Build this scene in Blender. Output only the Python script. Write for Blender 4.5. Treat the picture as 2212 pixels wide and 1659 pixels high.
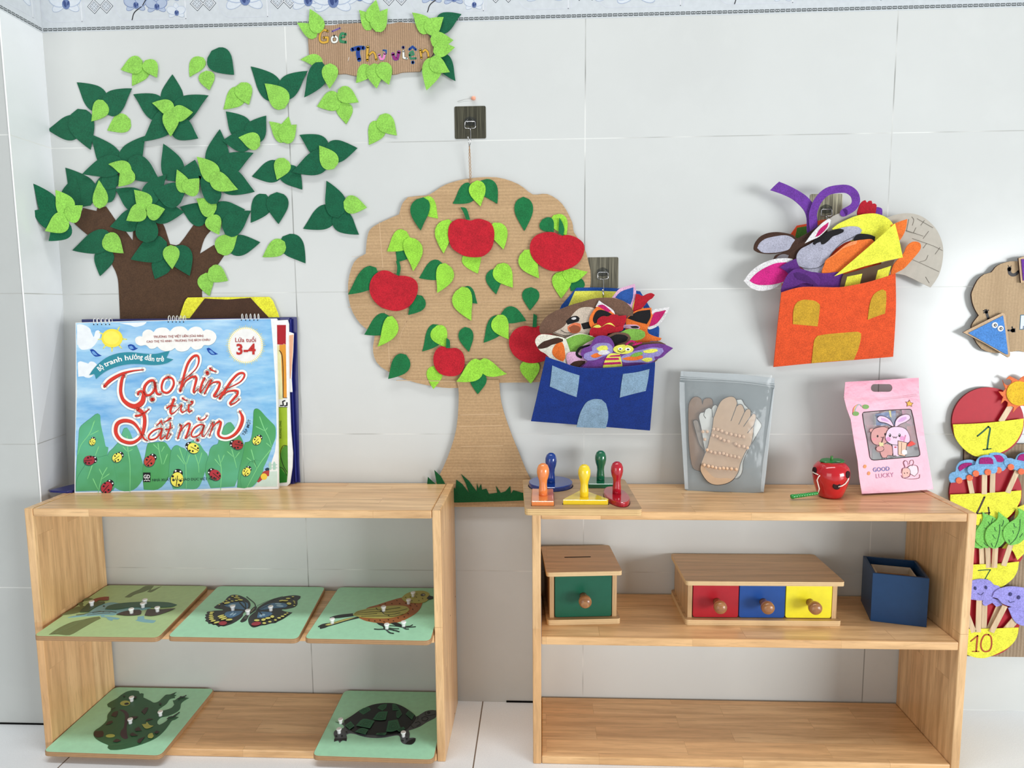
import bpy, bmesh, math, random
from math import sin, cos, pi, radians, hypot, atan2
from mathutils import Vector, Matrix
random.seed(7)
for _o in list(bpy.data.objects): bpy.data.objects.remove(_o)
SC = bpy.context.scene
COL = SC.collection
# ------------------------------------------------------------------ camera
W, H, FPX = 2212.0, 1659.0, 1475.0
CAM = Vector((0.51201, -1.41778, 0.86583))
RM = (Matrix.Rotation(0.0438518, 3, 'Z') @ Matrix.Rotation(1.4588173, 3, 'X') @ Matrix.Rotation(-0.0077174, 3, 'Z'))
cd = bpy.data.cameras.new('camera'); cam = bpy.data.objects.new('camera', cd); COL.objects.link(cam)
cd.sensor_width = 36; cd.lens = 36 * FPX / W; cd.clip_start = 0.02
cam.matrix_world = Matrix.Translation(CAM) @ RM.to_4x4()
SC.camera = cam
# ------------------------------------------------------------------ light
wd = bpy.data.worlds.new('world'); SC.world = wd; wd.use_nodes = True
wd.node_tree.nodes['Background'].inputs[0].default_value = (0.93, 0.97, 1.0, 1)
wd.node_tree.nodes['Background'].inputs[1].default_value = 0.40
def area(name, loc, target, sx, sy, power, col=(1, 1, 1)):
    l = bpy.data.lights.new(name, 'AREA'); l.shape = 'RECTANGLE'; l.size = sx; l.size_y = sy
    l.energy = power; l.color = col
    o = bpy.data.objects.new(name, l); COL.objects.link(o); o.location = loc
    o.rotation_euler = (Vector(target) - Vector(loc)).to_track_quat('-Z', 'Y').to_euler()
    return o
area('doorway_light', (4.3, -3.3, .60), (-0.2, 0, 0.50), 2.2, 1.3, 165, (0.955, 0.98, 1.0))
area('ceiling_light', (0.3, -.95, 3.3), (0.3, -.70, 0), 2.6, .35, 42, (0.985, 0.99, 1.0))
area('left_fill_light', (-1.2, -3.4, .6), (-.2, 0, 0.4), 2.0, 1.4, 22, (1.0, 0.99, 0.97))  # added fill lamp, evens out the wall towards the left
vs = SC.view_settings; vs.view_transform = 'Standard'; vs.look = 'None'; vs.gamma = 1; vs.exposure = -0.03
try: vs.use_curve_mapping = False
except Exception: pass
# ------------------------------------------------------------------ geometry helpers
class Fr:
    """a flat surface in the room: origin, right, up"""
    def __init__(s, o, x, y):
        s.o = Vector(o); s.x = Vector(x).normalized(); s.y = Vector(y)
        s.y = (s.y - s.x * s.y.dot(s.x)).normalized(); s.n = s.x.cross(s.y)
    def pt(s, a, b, c=0.0): return s.o + s.x * a + s.y * b + s.n * c
    def hit(s, u, v, c=0.0):
        d = RM @ Vector(((u - W / 2) / FPX, -(v - H / 2) / FPX, -1))
        o = s.o + s.n * c
        t = (o - CAM).dot(s.n) / d.dot(s.n); q = CAM + d * t - s.o
        return (q.dot(s.x), q.dot(s.y))
WALL = Fr((0, 0, 0), (1, 0, 0), (0, 0, 1))
def hor(z): return Fr((0, 0, z), (1, 0, 0), (0, 1, 0))
def fro(y): return Fr((0, y, 0), (1, 0, 0), (0, 0, 1))
CR = dict(F0=(0, 0, 1), A=(50, 80, 4.424), B=(400, 80, 4.424), C=(50, 380, 4.424), D=(400, 330, 4.424), E=(620, 0, 5.53),
    F=(740, 380, 4.016), G=(740, 640, 3.607), H=(1120, 540, 4.147), I=(1590, 370, 3.857), J=(130, 630, 6.914), K=(380, 630, 6.914),
    L=(100, 840, 6.637), M=(380, 840, 6.637), N=(1110, 960, 7.373), O=(1440, 780, 5.35), P=(1690, 790, 5.353),
    R=(2030, 540, 4.879), S=(2030, 800, 5.027), T=(2030, 1100, 4.74), t1=(240, 740, 12.29), t2=(380, 740, 12.29), t3=(230, 850, 12.29), t4=(380, 850, 12.29),
    p1=(50, 1230, 5.978), p2=(350, 1230, 5.978), p3=(630, 1230, 5.978), p4=(80, 1470, 5.53), p5=(640, 1460, 5.53), X=(0, 0, 3.352), Y=(1000, 0, 3.352), Z=(1600, 0, 3.614), V=(920, 180, 7.54))
def px(c, s):
    o = CR[c]; v = [float(t) for t in s.split()] if isinstance(s, str) else list(s)
    return [(o[0] + v[i] / o[2], o[1] + v[i + 1] / o[2]) for i in range(0, len(v), 2)]
def sm(P, closed=True, k=5, ang=58):
    n = len(P)
    if n < 3 or k < 2: return P
    P = [Vector((p[0], p[1])) for p in P]; out = []
    def tan(i, outg):
        a, b, c = P[(i - 1) % n], P[i], P[(i + 1) % n]
        if not closed and i == 0: return (c - b)
        if not closed and i == n - 1: return (b - a)
        d1, d2 = b - a, c - b
        if d1.length < 1e-9 or d2.length < 1e-9: return (c - a) * .5
        if d1.angle(d2) > radians(ang): return d2 if outg else d1
        m = (c - a) * .5; L = min(d1.length, d2.length) * 1.3
        return m if m.length < L else m.normalized() * L
    for i in range(n if closed else n - 1):
        j = (i + 1) % n; a, b = P[i], P[j]; m1, m2 = tan(i, True), tan(j, False)
        for q in range(k):
            t = q / k; t2 = t * t; t3 = t2 * t
            out.append(a * (2 * t3 - 3 * t2 + 1) + m1 * (t3 - 2 * t2 + t) + b * (-2 * t3 + 3 * t2) + m2 * (t3 - t2))
    if not closed: out.append(P[-1])
    return [(p.x, p.y) for p in out]
def ell(cx, cy, rx, ry=None, rot=0, n=20, a0=0, a1=360):
    ry = rx if ry is None else ry; c, s = cos(radians(rot)), sin(radians(rot)); o = []
    full = (a1 - a0) >= 360
    for i in range(n if full else n + 1):
        a = radians(a0 + (a1 - a0) * i / n); x, y = rx * cos(a), ry * sin(a)
        o.append((cx + x * c - y * s, cy + x * s + y * c))
    return o
def flatl(P): return [q for p in P for q in p]
def ribbon(P, w, k=5, closed=False, cap=True):
    """outline of a stroke; w a width or a list of widths"""
    n0 = len(P); Q = sm(P, closed, k, 75)
    if isinstance(w, (int, float)): ws = [w] * len(Q)
    else:
        ws = []
        for i in range(len(Q)):
            t = i / max(1, len(Q) - 1) * (len(w) - 1); a = int(min(t, len(w) - 2)); ws.append(w[a] + (w[a + 1] - w[a]) * (t - a))
    L, R = [], []; m = len(Q)
    for i in range(m):
        a = Vector(Q[(i - 1) % m] if closed else Q[max(0, i - 1)]); b = Vector(Q[(i + 1) % m] if closed else Q[min(m - 1, i + 1)])
        d = b - a
        if d.length < 1e-9: d = Vector((1, 0))
        d.normalize(); nn = Vector((-d.y, d.x)) * ws[i] / 2; q = Vector(Q[i])
        L.append(tuple(q + nn)); R.append(tuple(q - nn))
    return L, R, Q, ws
def leafp(bx, by, tx, ty, w, bend=0.0, n=13):
    B, T = Vector((bx, by)), Vector((tx, ty)); d = T - B; L = d.length; d.normalize(); nn = Vector((-d.y, d.x))
    l, r = [], []
    for i in range(n):
        s = i / n; f = (sin(pi * s ** 0.64) ** 0.9) * (1.02 - .30 * max(0, s - .55)) * w if s > 0 else 0
        c = B + d * (L * s) + nn * (bend * L * 4 * s * (1 - s))
        l.append(tuple(c + nn * f)); r.append(tuple(c - nn * f))
    return l + [(tx, ty)] + r[:0:-1]
def area2(P): return sum(P[i][0] * P[(i + 1) % len(P)][1] - P[(i + 1) % len(P)][0] * P[i][1] for i in range(len(P))) / 2
class MB:
    def __init__(s): s.v = []; s.f = []; s.m = []; s.mats = []; s.sm = []
    def mi(s, m):
        if m not in s.mats: s.mats.append(m)
        return s.mats.index(m)
    def face(s, idx, m, smooth=False): s.f.append(tuple(idx)); s.m.append(s.mi(m)); s.sm.append(smooth)
    def prism(s, fr, P, z0, z1, m, side=None, bev=0.0, back=True):
        Q = []
        for p in P:
            if not Q or hypot(p[0] - Q[-1][0], p[1] - Q[-1][1]) > 1e-6: Q.append((p[0], p[1]))
        if hypot(Q[0][0] - Q[-1][0], Q[0][1] - Q[-1][1]) < 1e-6: Q.pop()
        if len(Q) < 3: return s
        if area2(Q) < 0: Q.reverse()
        n = len(Q); side = side or m; rings = [(Q, z0)]
        if bev > 0:
            I = []
            for i in range(n):
                a, b, c = Vector(Q[i - 1]), Vector(Q[i]), Vector(Q[(i + 1) % n])
                d = (c - a); d = d.normalized() if d.length > 1e-9 else Vector((1, 0)); I.append((b.x - d.y * bev, b.y + d.x * bev))
            rings += [(Q, z1 - bev), (I, z1)]
        else: rings.append((Q, z1))
        base = len(s.v)
        for R_, z in rings:
            for a, b in R_: s.v.append(fr.pt(a, b, z))
        for r in range(len(rings) - 1):
            for i in range(n):
                j = (i + 1) % n; s.face((base + r * n + i, base + r * n + j, base + (r + 1) * n + j, base + (r + 1) * n + i), side)
        t = base + (len(rings) - 1) * n; s.face(range(t, t + n), m)
        if back: s.face(range(base + n - 1, base - 1, -1), side)
        return s
    def pxl(s, fr, P, z0, z1, m, **k):
        """outline given in photo pixels, laid on the surface at height z1"""
        return s.prism(fr, [fr.hit(u, v, z1) for u, v in P], z0, z1, m, **k)
    def stroke(s, fr, P, w, z0, z1, m, k=5, closed=False, pixels=True, cap=True):
        if pixels:
            a = fr.hit(*P[0], z1); b = fr.hit(P[0][0] + 1, P[0][1], z1); sc = hypot(b[0] - a[0], b[1] - a[1])
            P = [fr.hit(u, v, z1) for u, v in P]; w = w * sc if isinstance(w, (int, float)) else [q * sc for q in w]
        L, R, Q, ws = ribbon(P, w, k, closed)
        n = len(Q); base = len(s.v)
        for i in range(n): s.v += [fr.pt(*L[i], z1), fr.pt(*R[i], z1), fr.pt(*L[i], z0), fr.pt(*R[i], z0)]
        for i in range(n if closed else n - 1):
            a = base + 4 * i; b = base + 4 * ((i + 1) % n)
            s.face((a + 1, b + 1, b, a), m); s.face((a, b, b + 2, a + 2), m); s.face((a + 3, b + 3, b + 1, a + 1), m)
        if not closed and cap:
            for e in (0, n - 1):
                if ws[e] > 1e-5: s.prism(fr, ell(Q[e][0], Q[e][1], ws[e] / 2, n=12), z0, z1, m)
        return s
    def box(s, lo, hi, m, bev=0):
        x0, y0, z0 = lo; x1, y1, z1 = hi; b = len(s.v)
        for z in (z0, z1):
            for x, y in ((x0, y0), (x1, y0), (x1, y1), (x0, y1)): s.v.append(Vector((x, y, z)))
        for f in ((3, 2, 1, 0), (4, 5, 6, 7), (0, 1, 5, 4), (1, 2, 6, 5), (2, 3, 7, 6), (3, 0, 4, 7)): s.face([b + i for i in f], m)
        return s
    def lathe(s, c, prof, m, axis=(0, 0, 1), n=24, smooth=True):
        ax = Vector(axis).normalized(); q = Vector((1, 0, 0)) if abs(ax.x) < .9 else Vector((0, 1, 0))
        e1 = ax.cross(q).normalized(); e2 = ax.cross(e1); c = Vector(c); b = len(s.v)
        for r, h in prof:
            for i in range(n):
                a = 2 * pi * i / n; s.v.append(c + ax * h + (e1 * cos(a) + e2 * sin(a)) * max(r, 1e-5))
        for k in range(len(prof) - 1):
            for i in range(n):
                j = (i + 1) % n; s.face((b + k * n + i, b + k * n + j, b + (k + 1) * n + j, b + (k + 1) * n + i), m, smooth)
        s.face([b + i for i in range(n - 1, -1, -1)], m); s.face([b + (len(prof) - 1) * n + i for i in range(n)], m)
        return s
    def tube(s, P, r, m, n=8, closed=False):
        P = [Vector(p) for p in P]; N = len(P); b = len(s.v); up = None
        for i, p in enumerate(P):
            d = (P[(i + 1) % N] - P[i - 1]) if closed else (P[min(N - 1, i + 1)] - P[max(0, i - 1)]); d.normalize()
            if up is None:
                q = Vector((0, 0, 1)) if abs(d.z) < .9 else Vector((1, 0, 0)); up = d.cross(q).normalized()
            up = (up - d * up.dot(d)).normalized(); e2 = d.cross(up)
            rr = r[i] if isinstance(r, list) else r
            for k in range(n):
                a = 2 * pi * k / n; s.v.append(p + (up * cos(a) + e2 * sin(a)) * rr)
        for i in range(N if closed else N - 1):
            j = (i + 1) % N
            for k in range(n):
                l = (k + 1) % n; s.face((b + i * n + k, b + i * n + l, b + j * n + l, b + j * n + k), m, True)
        if not closed: s.face([b + k for k in range(n - 1, -1, -1)], m); s.face([b + (N - 1) * n + k for k in range(n)], m)
        return s
    def ball(s, c, r, m, n=14, sq=1.0, ax=(0, 0, 1)):
        return s.lathe(c, [(r * sin(pi * i / 8), -r * sq * cos(pi * i / 8)) for i in range(9)], m, axis=ax, n=n)
    def grid(s, fn, nu, nv, m, smooth=True, cu=False):
        b = len(s.v)
        for j in range(nv + 1):
            for i in range(nu + 1): s.v.append(Vector(fn(i / nu, j / nv)))
        for j in range(nv):
            for i in range(nu):
                a = b + j * (nu + 1) + i; s.face((a, a + 1, a + nu + 2, a + nu + 1), m, smooth)
        return s
    def text(s, fr, body, p0, p1, z0, z1, m, px_=True, bold=0.0, hscale=1.0, arc=None):
        """writing whose baseline runs from p0 to p1 (photo pixels on the surface)"""
        c = bpy.data.curves.new('t', 'FONT'); c.body = body; c.size = 1; c.offset = bold; c.resolution_u = 2
        o = bpy.data.objects.new('t', c); me = bpy.data.meshes.new_from_object(o)
        if not me.vertices: bpy.data.objects.remove(o); return s
        A, B = (fr.hit(*p0, z1), fr.hit(*p1, z1)) if px_ else (p0, p1)
        A, B = Vector(A), Vector(B); d = B - A; xs = [v.co.x for v in me.vertices]; w0, w1 = min(xs), max(xs)
        sc = d.length / (w1 - w0); d.normalize(); nn = Vector((-d.y, d.x)); b = len(s.v); cnt = {}
        for v in me.vertices:
            h = v.co.y * sc * hscale; x = (v.co.x - w0) * sc
            q = A + d * x + nn * h
            if arc: q = arc(x / ((w1 - w0) * sc), h, fr, z1)
            s.v.append(fr.pt(q[0], q[1], z1))
        for f in me.polygons: s.face([b + i for i in f.vertices], m)
        bpy.data.objects.remove(o); bpy.data.meshes.remove(me); bpy.data.curves.remove(c)
        return s
    def build(s, name, parent=None, bevel=0, label=None):
        vs_ = s.v
        if parent is not None: org = WORG[parent.name]
        else:
            xs = [v.x for v in vs_]; ys = [v.y for v in vs_]; zs = [v.z for v in vs_]
            org = Vector(((min(xs) + max(xs)) / 2, (min(ys) + max(ys)) / 2, min(zs)))
        me = bpy.data.meshes.new(name); me.from_pydata([v - org for v in vs_], [], s.f)
        for m in s.mats: me.materials.append(m)
        me.polygons.foreach_set('material_index', s.m); me.polygons.foreach_set('use_smooth', s.sm); me.update()
        o = bpy.data.objects.new(name, me); COL.objects.link(o)
        if parent is not None: o.parent = parent
        else: o.location = org
        WORG[o.name] = org
        if bevel:
            b = o.modifiers.new('bevel', 'BEVEL'); b.width = bevel; b.segments = 2; b.limit_method = 'ANGLE'; b.angle_limit = radians(50)
        if label: o['label'] = label
        return o
WORG = {}
def thing(name, loc, label, cat, group=None):
    o = bpy.data.objects.new(name, None); COL.objects.link(o); o.location = loc; o.empty_display_size = .02
    WORG[o.name] = Vector(loc); return tag(o, label, cat, group)
def tag(o, label, cat, group=None):
    o['label'] = label; o['category'] = cat
    if group: o['group'] = group
    return o
def struct(o): o['kind'] = 'structure'; return o
# ------------------------------------------------------------------ materials
def lin(c): return tuple(((x / 255) / 12.92 if x <= 10 else (((x / 255) + .055) / 1.055) ** 2.4) for x in c) + (1,)
class NT:
    def __init__(s, name):
        s.m = bpy.data.materials.new(name); s.m.use_nodes = True; s.t = s.m.node_tree; s.b = s.t.nodes['Principled BSDF']
    def n(s, typ, **k):
        nd = s.t.nodes.new('ShaderNode' + typ)
        for a, b in k.items():
            if a.startswith('i_'): s.set(nd.inputs[a[2:].replace('_', ' ')], b)
            elif a.startswith('n_'): s.set(nd.inputs[int(a[2:])], b)
            else: setattr(nd, a, b)
        return nd
    def set(s, inp, v):
        if isinstance(v, bpy.types.NodeSocket): s.t.links.new(v, inp)
        elif isinstance(v, bpy.types.Node): s.t.links.new(v.outputs[0], inp)
        else: inp.default_value = v
    def math(s, op, a, b=0.0, c=0.0): 
        nd = s.n('Math', operation=op, n_0=a, n_1=b)
        if op in ('SMOOTHSTEP',): pass
        return nd.outputs[0]
    def mix(s, f, a, b, mode='MIX'):
        nd = s.n('Mix', data_type='RGBA', blend_type=mode); s.set(nd.inputs[0], f); s.set(nd.inputs[6], a); s.set(nd.inputs[7], b); return nd.outputs[2]
    def ramp(s, f, stops):
        nd = s.n('ValToRGB'); s.set(nd.inputs[0], f); e = nd.color_ramp.elements
        e[0].position, e[0].color = stops[0]; e[1].position, e[1].color = stops[-1]
        for p, c in stops[1:-1]: q = e.new(p); q.color = c
        return nd.outputs[0]
    def noise(s, vec, scale, detail=3, rough=.5): 
        nd = s.n('TexNoise'); s.set(nd.inputs['Vector'], vec); nd.inputs['Scale'].default_value = scale
        nd.inputs['Detail'].default_value = detail; nd.inputs['Roughness'].default_value = rough; return nd.outputs[0]
    def out(s, col=None, rough=None, spec=None, normal=None, **k):
        if col is not None: s.set(s.b.inputs['Base Color'], col)
        if rough is not None: s.set(s.b.inputs['Roughness'], rough)
        if spec is not None: s.set(s.b.inputs['Specular IOR Level'], spec)
        if normal is not None: s.set(s.b.inputs['Normal'], normal)
        for a, b in k.items(): s.set(s.b.inputs[a.replace('_', ' ')], b)
        return s.m
    def bump(s, h, st, dist): 
        return s.n('Bump', i_Height=h, i_Strength=st, i_Distance=dist).outputs[0]
_mc = {}
def felt(r, g, b):
    k = ('f', r, g, b)
    if k in _mc: return _mc[k]
    t = NT('felt'); tc = t.n('TexCoord').outputs['Object']
    n1 = t.noise(tc, 420, 4, .7); n2 = t.noise(tc, 60, 3)
    c = t.mix(t.ramp(n1, [(.3, (0, 0, 0, 1)), (.7, (1, 1, 1, 1))]), lin((r * .80, g * .80, b * .80)), lin((min(255, r * 1.1 + 4), min(255, g * 1.1 + 4), min(255, b * 1.1 + 4))))
    c = t.mix(.18, c, t.ramp(n2, [(.35, lin((r * .7, g * .7, b * .7))), (.65, lin((min(255, r * 1.15), min(255, g * 1.15), min(255, b * 1.15))))]))
    _mc[k] = t.out(c, .95, .12, t.bump(n1, .5, .0008), Sheen_Weight=.12, Sheen_Roughness=.6); return _mc[k]
def plain(r, g, b, rough=.5, spec=.4, metal=0.0, coat=0.0, name='paint'):
    k = ('p', r, g, b, rough, spec, metal, coat)
    if k in _mc: return _mc[k]
    t = NT(name); tc = t.n('TexCoord').outputs['Object']; n1 = t.noise(tc, 90, 3)
    c = t.mix(n1, lin((r * .95, g * .95, b * .95)), lin((min(255, r * 1.04), min(255, g * 1.04), min(255, b * 1.04))))
    _mc[k] = t.out(c, rough, spec, Metallic=metal, Coat_Weight=coat, Coat_Roughness=.08); return _mc[k]
def ink(r, g, b): return plain(r, g, b, .55, .25, name='ink')
def wood(kind, a=(246, 208, 156), b=(224, 172, 116), row=.042, length=.27, gl=.32, name='rubberwood'):
    k = ('w', kind, a, b, row, length, gl)
    if k in _mc: return _mc[k]
    t = NT(name); tc = t.n('TexCoord').outputs['Object']; xyz = t.n('SeparateXYZ'); t.set(xyz.inputs[0], tc); X, Y, Z = xyz.outputs
    if kind == 'H': u, v, w = X, t.math('ADD', Y, t.math('MULTIPLY', Z, .2)), Z
    else: u, v, w = Z, t.math('ADD', Y, t.math('MULTIPLY', X, .2)), X
    cb = t.n('CombineXYZ', n_0=u, n_1=v, n_2=0.0).outputs[0]
    br = t.n('TexBrick', offset=.37, offset_frequency=2, squash=1.0); t.set(br.inputs['Vector'], cb)
    for nme, val in (('Scale', 1.0), ('Mortar Size', .0005), ('Mortar Smooth', .3), ('Bias', 0.0), ('Brick Width', length), ('Row Height', row)): br.inputs[nme].default_value = val
    br.inputs['Color1'].default_value = (0, 0, 0, 1); br.inputs['Color2'].default_value = (1, 1, 1, 1); br.inputs['Mortar'].default_value = (.5, .5, .5, 1)
    g = t.n('CombineXYZ', n_0=t.math('MULTIPLY', u, 5.0), n_1=t.math('MULTIPLY', v, 75.0), n_2=t.math('ADD', t.math('MULTIPLY', w, 40.0), t.math('MULTIPLY', br.outputs[0], 9.0))).outputs[0]
    n1 = t.noise(g, 1.0, 6, .62); n2 = t.noise(t.n('CombineXYZ', n_0=t.math('MULTIPLY', u, 22.0), n_1=t.math('MULTIPLY', v, 420.0), n_2=t.math('MULTIPLY', w, 300.0)).outputs[0], 1.0, 3, .6)
    base = t.mix(t.ramp(br.outputs[0], [(0, (0, 0, 0, 1)), (1, (1, 1, 1, 1))]), lin(a), lin(b))
    mid = tuple((p * .55 + q * .45) for p, q in zip(a, b))
    base = t.mix(.45, base, lin(mid))
    c = t.mix(t.ramp(n1, [(.34, (.75, .75, .75, 1)), (.62, (0, 0, 0, 1))]), base, lin(tuple(x * .84 for x in b)))
    c = t.mix(t.ramp(n2, [(.56, (0, 0, 0, 1)), (.75, (.5, .5, .5, 1))]), c, lin(tuple(x * .72 for x in b)))
    c = t.mix(t.ramp(br.outputs['Fac'], [(0, (0, 0, 0, 1)), (1, (.45, .45, .45, 1))]), c, lin((180, 132, 84)))
    _mc[k] = t.out(c, gl, .45, t.bump(n2, .15, .0004), Coat_Weight=.12, Coat_Roughness=.2); return _mc[k]
def plyedge(a=(205, 168, 120), b=(150, 112, 74), period=.0026):
    k = ('ply', a, b, period)
    if k in _mc: return _mc[k]
    t = NT('plywood_edge'); tc = t.n('TexCoord').outputs['Object']; xyz = t.n('SeparateXYZ'); t.set(xyz.inputs[0], tc)
    s = t.math('SINE', t.math('MULTIPLY', xyz.outputs[2], 2 * pi / period)); n = t.noise(tc, 70, 4)
    c = t.mix(t.ramp(s, [(.0, (0, 0, 0, 1)), (.9, (.8, .8, .8, 1))]), lin(a), lin(b)); c = t.mix(n, c, lin(a))
    _mc[k] = t.out(c, .6, .3); return _mc[k]
def cardb(r=190, g=160, b=124, axis='Z', period=.0075, st=.5):
    k = ('c', r, g, b, axis, period, st)
    if k in _mc: return _mc[k]
    t = NT('cardboard'); tc = t.n('TexCoord').outputs['Object']; xyz = t.n('SeparateXYZ'); t.set(xyz.inputs[0], tc)
    ax = xyz.outputs['XYZ'.index(axis)]
    s = t.math('SINE', t.math('MULTIPLY', t.math('ADD', ax, t.math('MULTIPLY', t.noise(tc, 9, 2), .006)), 2 * pi / period)); n = t.noise(tc, 260, 4, .7); n3 = t.noise(tc, 14, 4)
    big = t.noise(t.n('CombineXYZ', n_0=t.math('MULTIPLY', xyz.outputs[0], 4.0 if axis == 'Z' else 40), n_1=0.0, n_2=t.math('MULTIPLY', xyz.outputs[2], 40.0 if axis == 'Z' else 4)).outputs[0], 1, 3)
    c = t.mix(t.ramp(n, [(.3, (0, 0, 0, 1)), (.7, (1, 1, 1, 1))]), lin((r * .93, g * .93, b * .92)), lin((r * 1.05, g * 1.05, b * 1.05)))
    c = t.mix(t.math('MULTIPLY', t.ramp(s, [(0, (0, 0, 0, 1)), (1, (1, 1, 1, 1))]), .22), c, lin((r * .85, g * .84, b * .82)))
    c = t.mix(t.ramp(big, [(.35, (.35, .35, .35, 1)), (.6, (0, 0, 0, 1))]), c, lin((r * .84, g * .82, b * .79)))
    _mc[k] = t.out(c, .85, .15, t.bump(s, st, .0006)); return _mc[k]
def tiles(name, horiz, base=(206, 208, 205), joint_h=.3, joint_w=.6, off=0.0, floor=False):
    t = NT(name); P = t.n('NewGeometry').outputs['Position']; xyz = t.n('SeparateXYZ'); t.set(xyz.inputs[0], P); X, Y, Z = xyz.outputs
    U = {'X': X, 'Y': Y}[horiz]; V = Y if floor else Z
    def line(s, per, o, w):
        f = t.math('FRACT', t.math('DIVIDE', t.math('ADD', s, o + per * 20), per)); d = t.math('MULTIPLY', t.math('MINIMUM', f, t.math('SUBTRACT', 1.0, f)), per)
        return t.math('LESS_THAN', d, w)
    lv = line(U, joint_w, off, .0011 if not floor else .0013); lh = line(V, joint_h, .0, .0009)
    n1 = t.noise(P, 2.2, 4, .55); n2 = t.noise(P, 7, 5, .6); n3 = t.noise(P, 420 if floor else 60, 3, .7)
    c = t.mix(t.ramp(n1, [(.35, (0, 0, 0, 1)), (.65, (1, 1, 1, 1))]), lin(tuple(x * .975 for x in base)), lin(base))
    c = t.mix(t.math('MULTIPLY', t.ramp(n2, [(.5, (0, 0, 0, 1)), (.62, (1, 1, 1, 1))]), .35), c, lin(tuple(min(255, x * 1.015) for x in base)))
    if floor: c = t.mix(t.ramp(n3, [(.35, (.6, .6, .6, 1)), (.65, (0, 0, 0, 1))]), c, lin(tuple(x * .93 for x in base)))
    gn = t.noise(P, 6, 2)
    c = t.mix(lh, c, t.ramp(gn, [(.42, lin((178, 179, 175))), (.56, lin((222, 223, 219)))])) if not floor else c
    c = t.mix(lv, c, t.ramp(gn, [(.45, lin((150, 151, 147))), (.60, lin((222, 223, 219)))]) if not floor else lin((122, 106, 92)))
    j = t.math('MAXIMUM', lv, lh)
    return t.out(c, t.math('ADD', t.math('MULTIPLY', j, .5), .20 if not floor else .34), .42, t.bump(t.math('SUBTRACT', 1.0, j), .35, .0006))
DK, LT = felt(18, 92, 62), felt(142, 202, 82)
DK2, LT2 = felt(26, 112, 62), felt(152, 214, 66)
BLK = ink(30, 30, 32); WHT = ink(244, 243, 240)
# ================================================================== the room
tw = tiles('wall_tile', 'X'); tf = tiles('floor_tile', 'X', (246, 250, 252), .9, .7915, -.38, True); tp = tiles('pillar_tile_lit', 'Y', (228, 231, 232), .3, 4.0, 1.3)  # pillar side tile painted lighter, the light falling on it is in the colour
tpf = tiles('pillar_tile_shaded', 'X', (196, 199, 196), .3, 4.0, 2.1)  # same tile painted darker, shade of the pillar front is in the colour
b = MB(); b.box((-.62, 0, 0), (3.2, .08, 2.7), tw); struct(b.build('wall_back'))
b = MB()
prof = [(-.5245, 0), (-.5235, .49), (-.5205, .587), (-.5030, .88), (-.5020, .95), (-.5008, 1.43), (-.5008, 2.7)]
for (xa, za), (xb, zb) in zip(prof, prof[1:]):
    i = len(b.v); b.v += [Vector((-.5005, -.113, za)), Vector((xa, .0, za)), Vector((xb, .0, zb)), Vector((-.5005, -.113, zb))]
    b.face((i, i + 1, i + 2, i + 3), tp)
i = len(b.v); b.v += [Vector((-1.9, -.113, 0)), Vector((-.5005, -.113, 0)), Vector((-.5005, -.113, 2.7)), Vector((-1.9, -.113, 2.7)), Vector((-1.9, .0, 0)), Vector((-1.9, .0, 2.7))]
b.face((i, i + 1, i + 2, i + 3), tpf); b.face((i + 4, i, i + 3, i + 5), tpf)
b.tube([(-.5005, -.1135, z / 10) for z in range(0, 27)], .0016, plain(246, 248, 246, .5), n=6)
struct(b.build('wall_left'))
b = MB(); b.box((-2.6, -4.6, -.05), (3.2, .06, 0), tf); struct(b.build('floor'))
blk = plain(12, 12, 12, .9, .1)
b = MB(); b.box((-1.9, -.1145, .0), (-.535, -.1128, .0032), blk); struct(b.build('trim_2'))
b = MB(); b.box((.432, -.0022, .0), (.72, .0, .0032), blk); struct(b.build('trim_3'))
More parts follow.
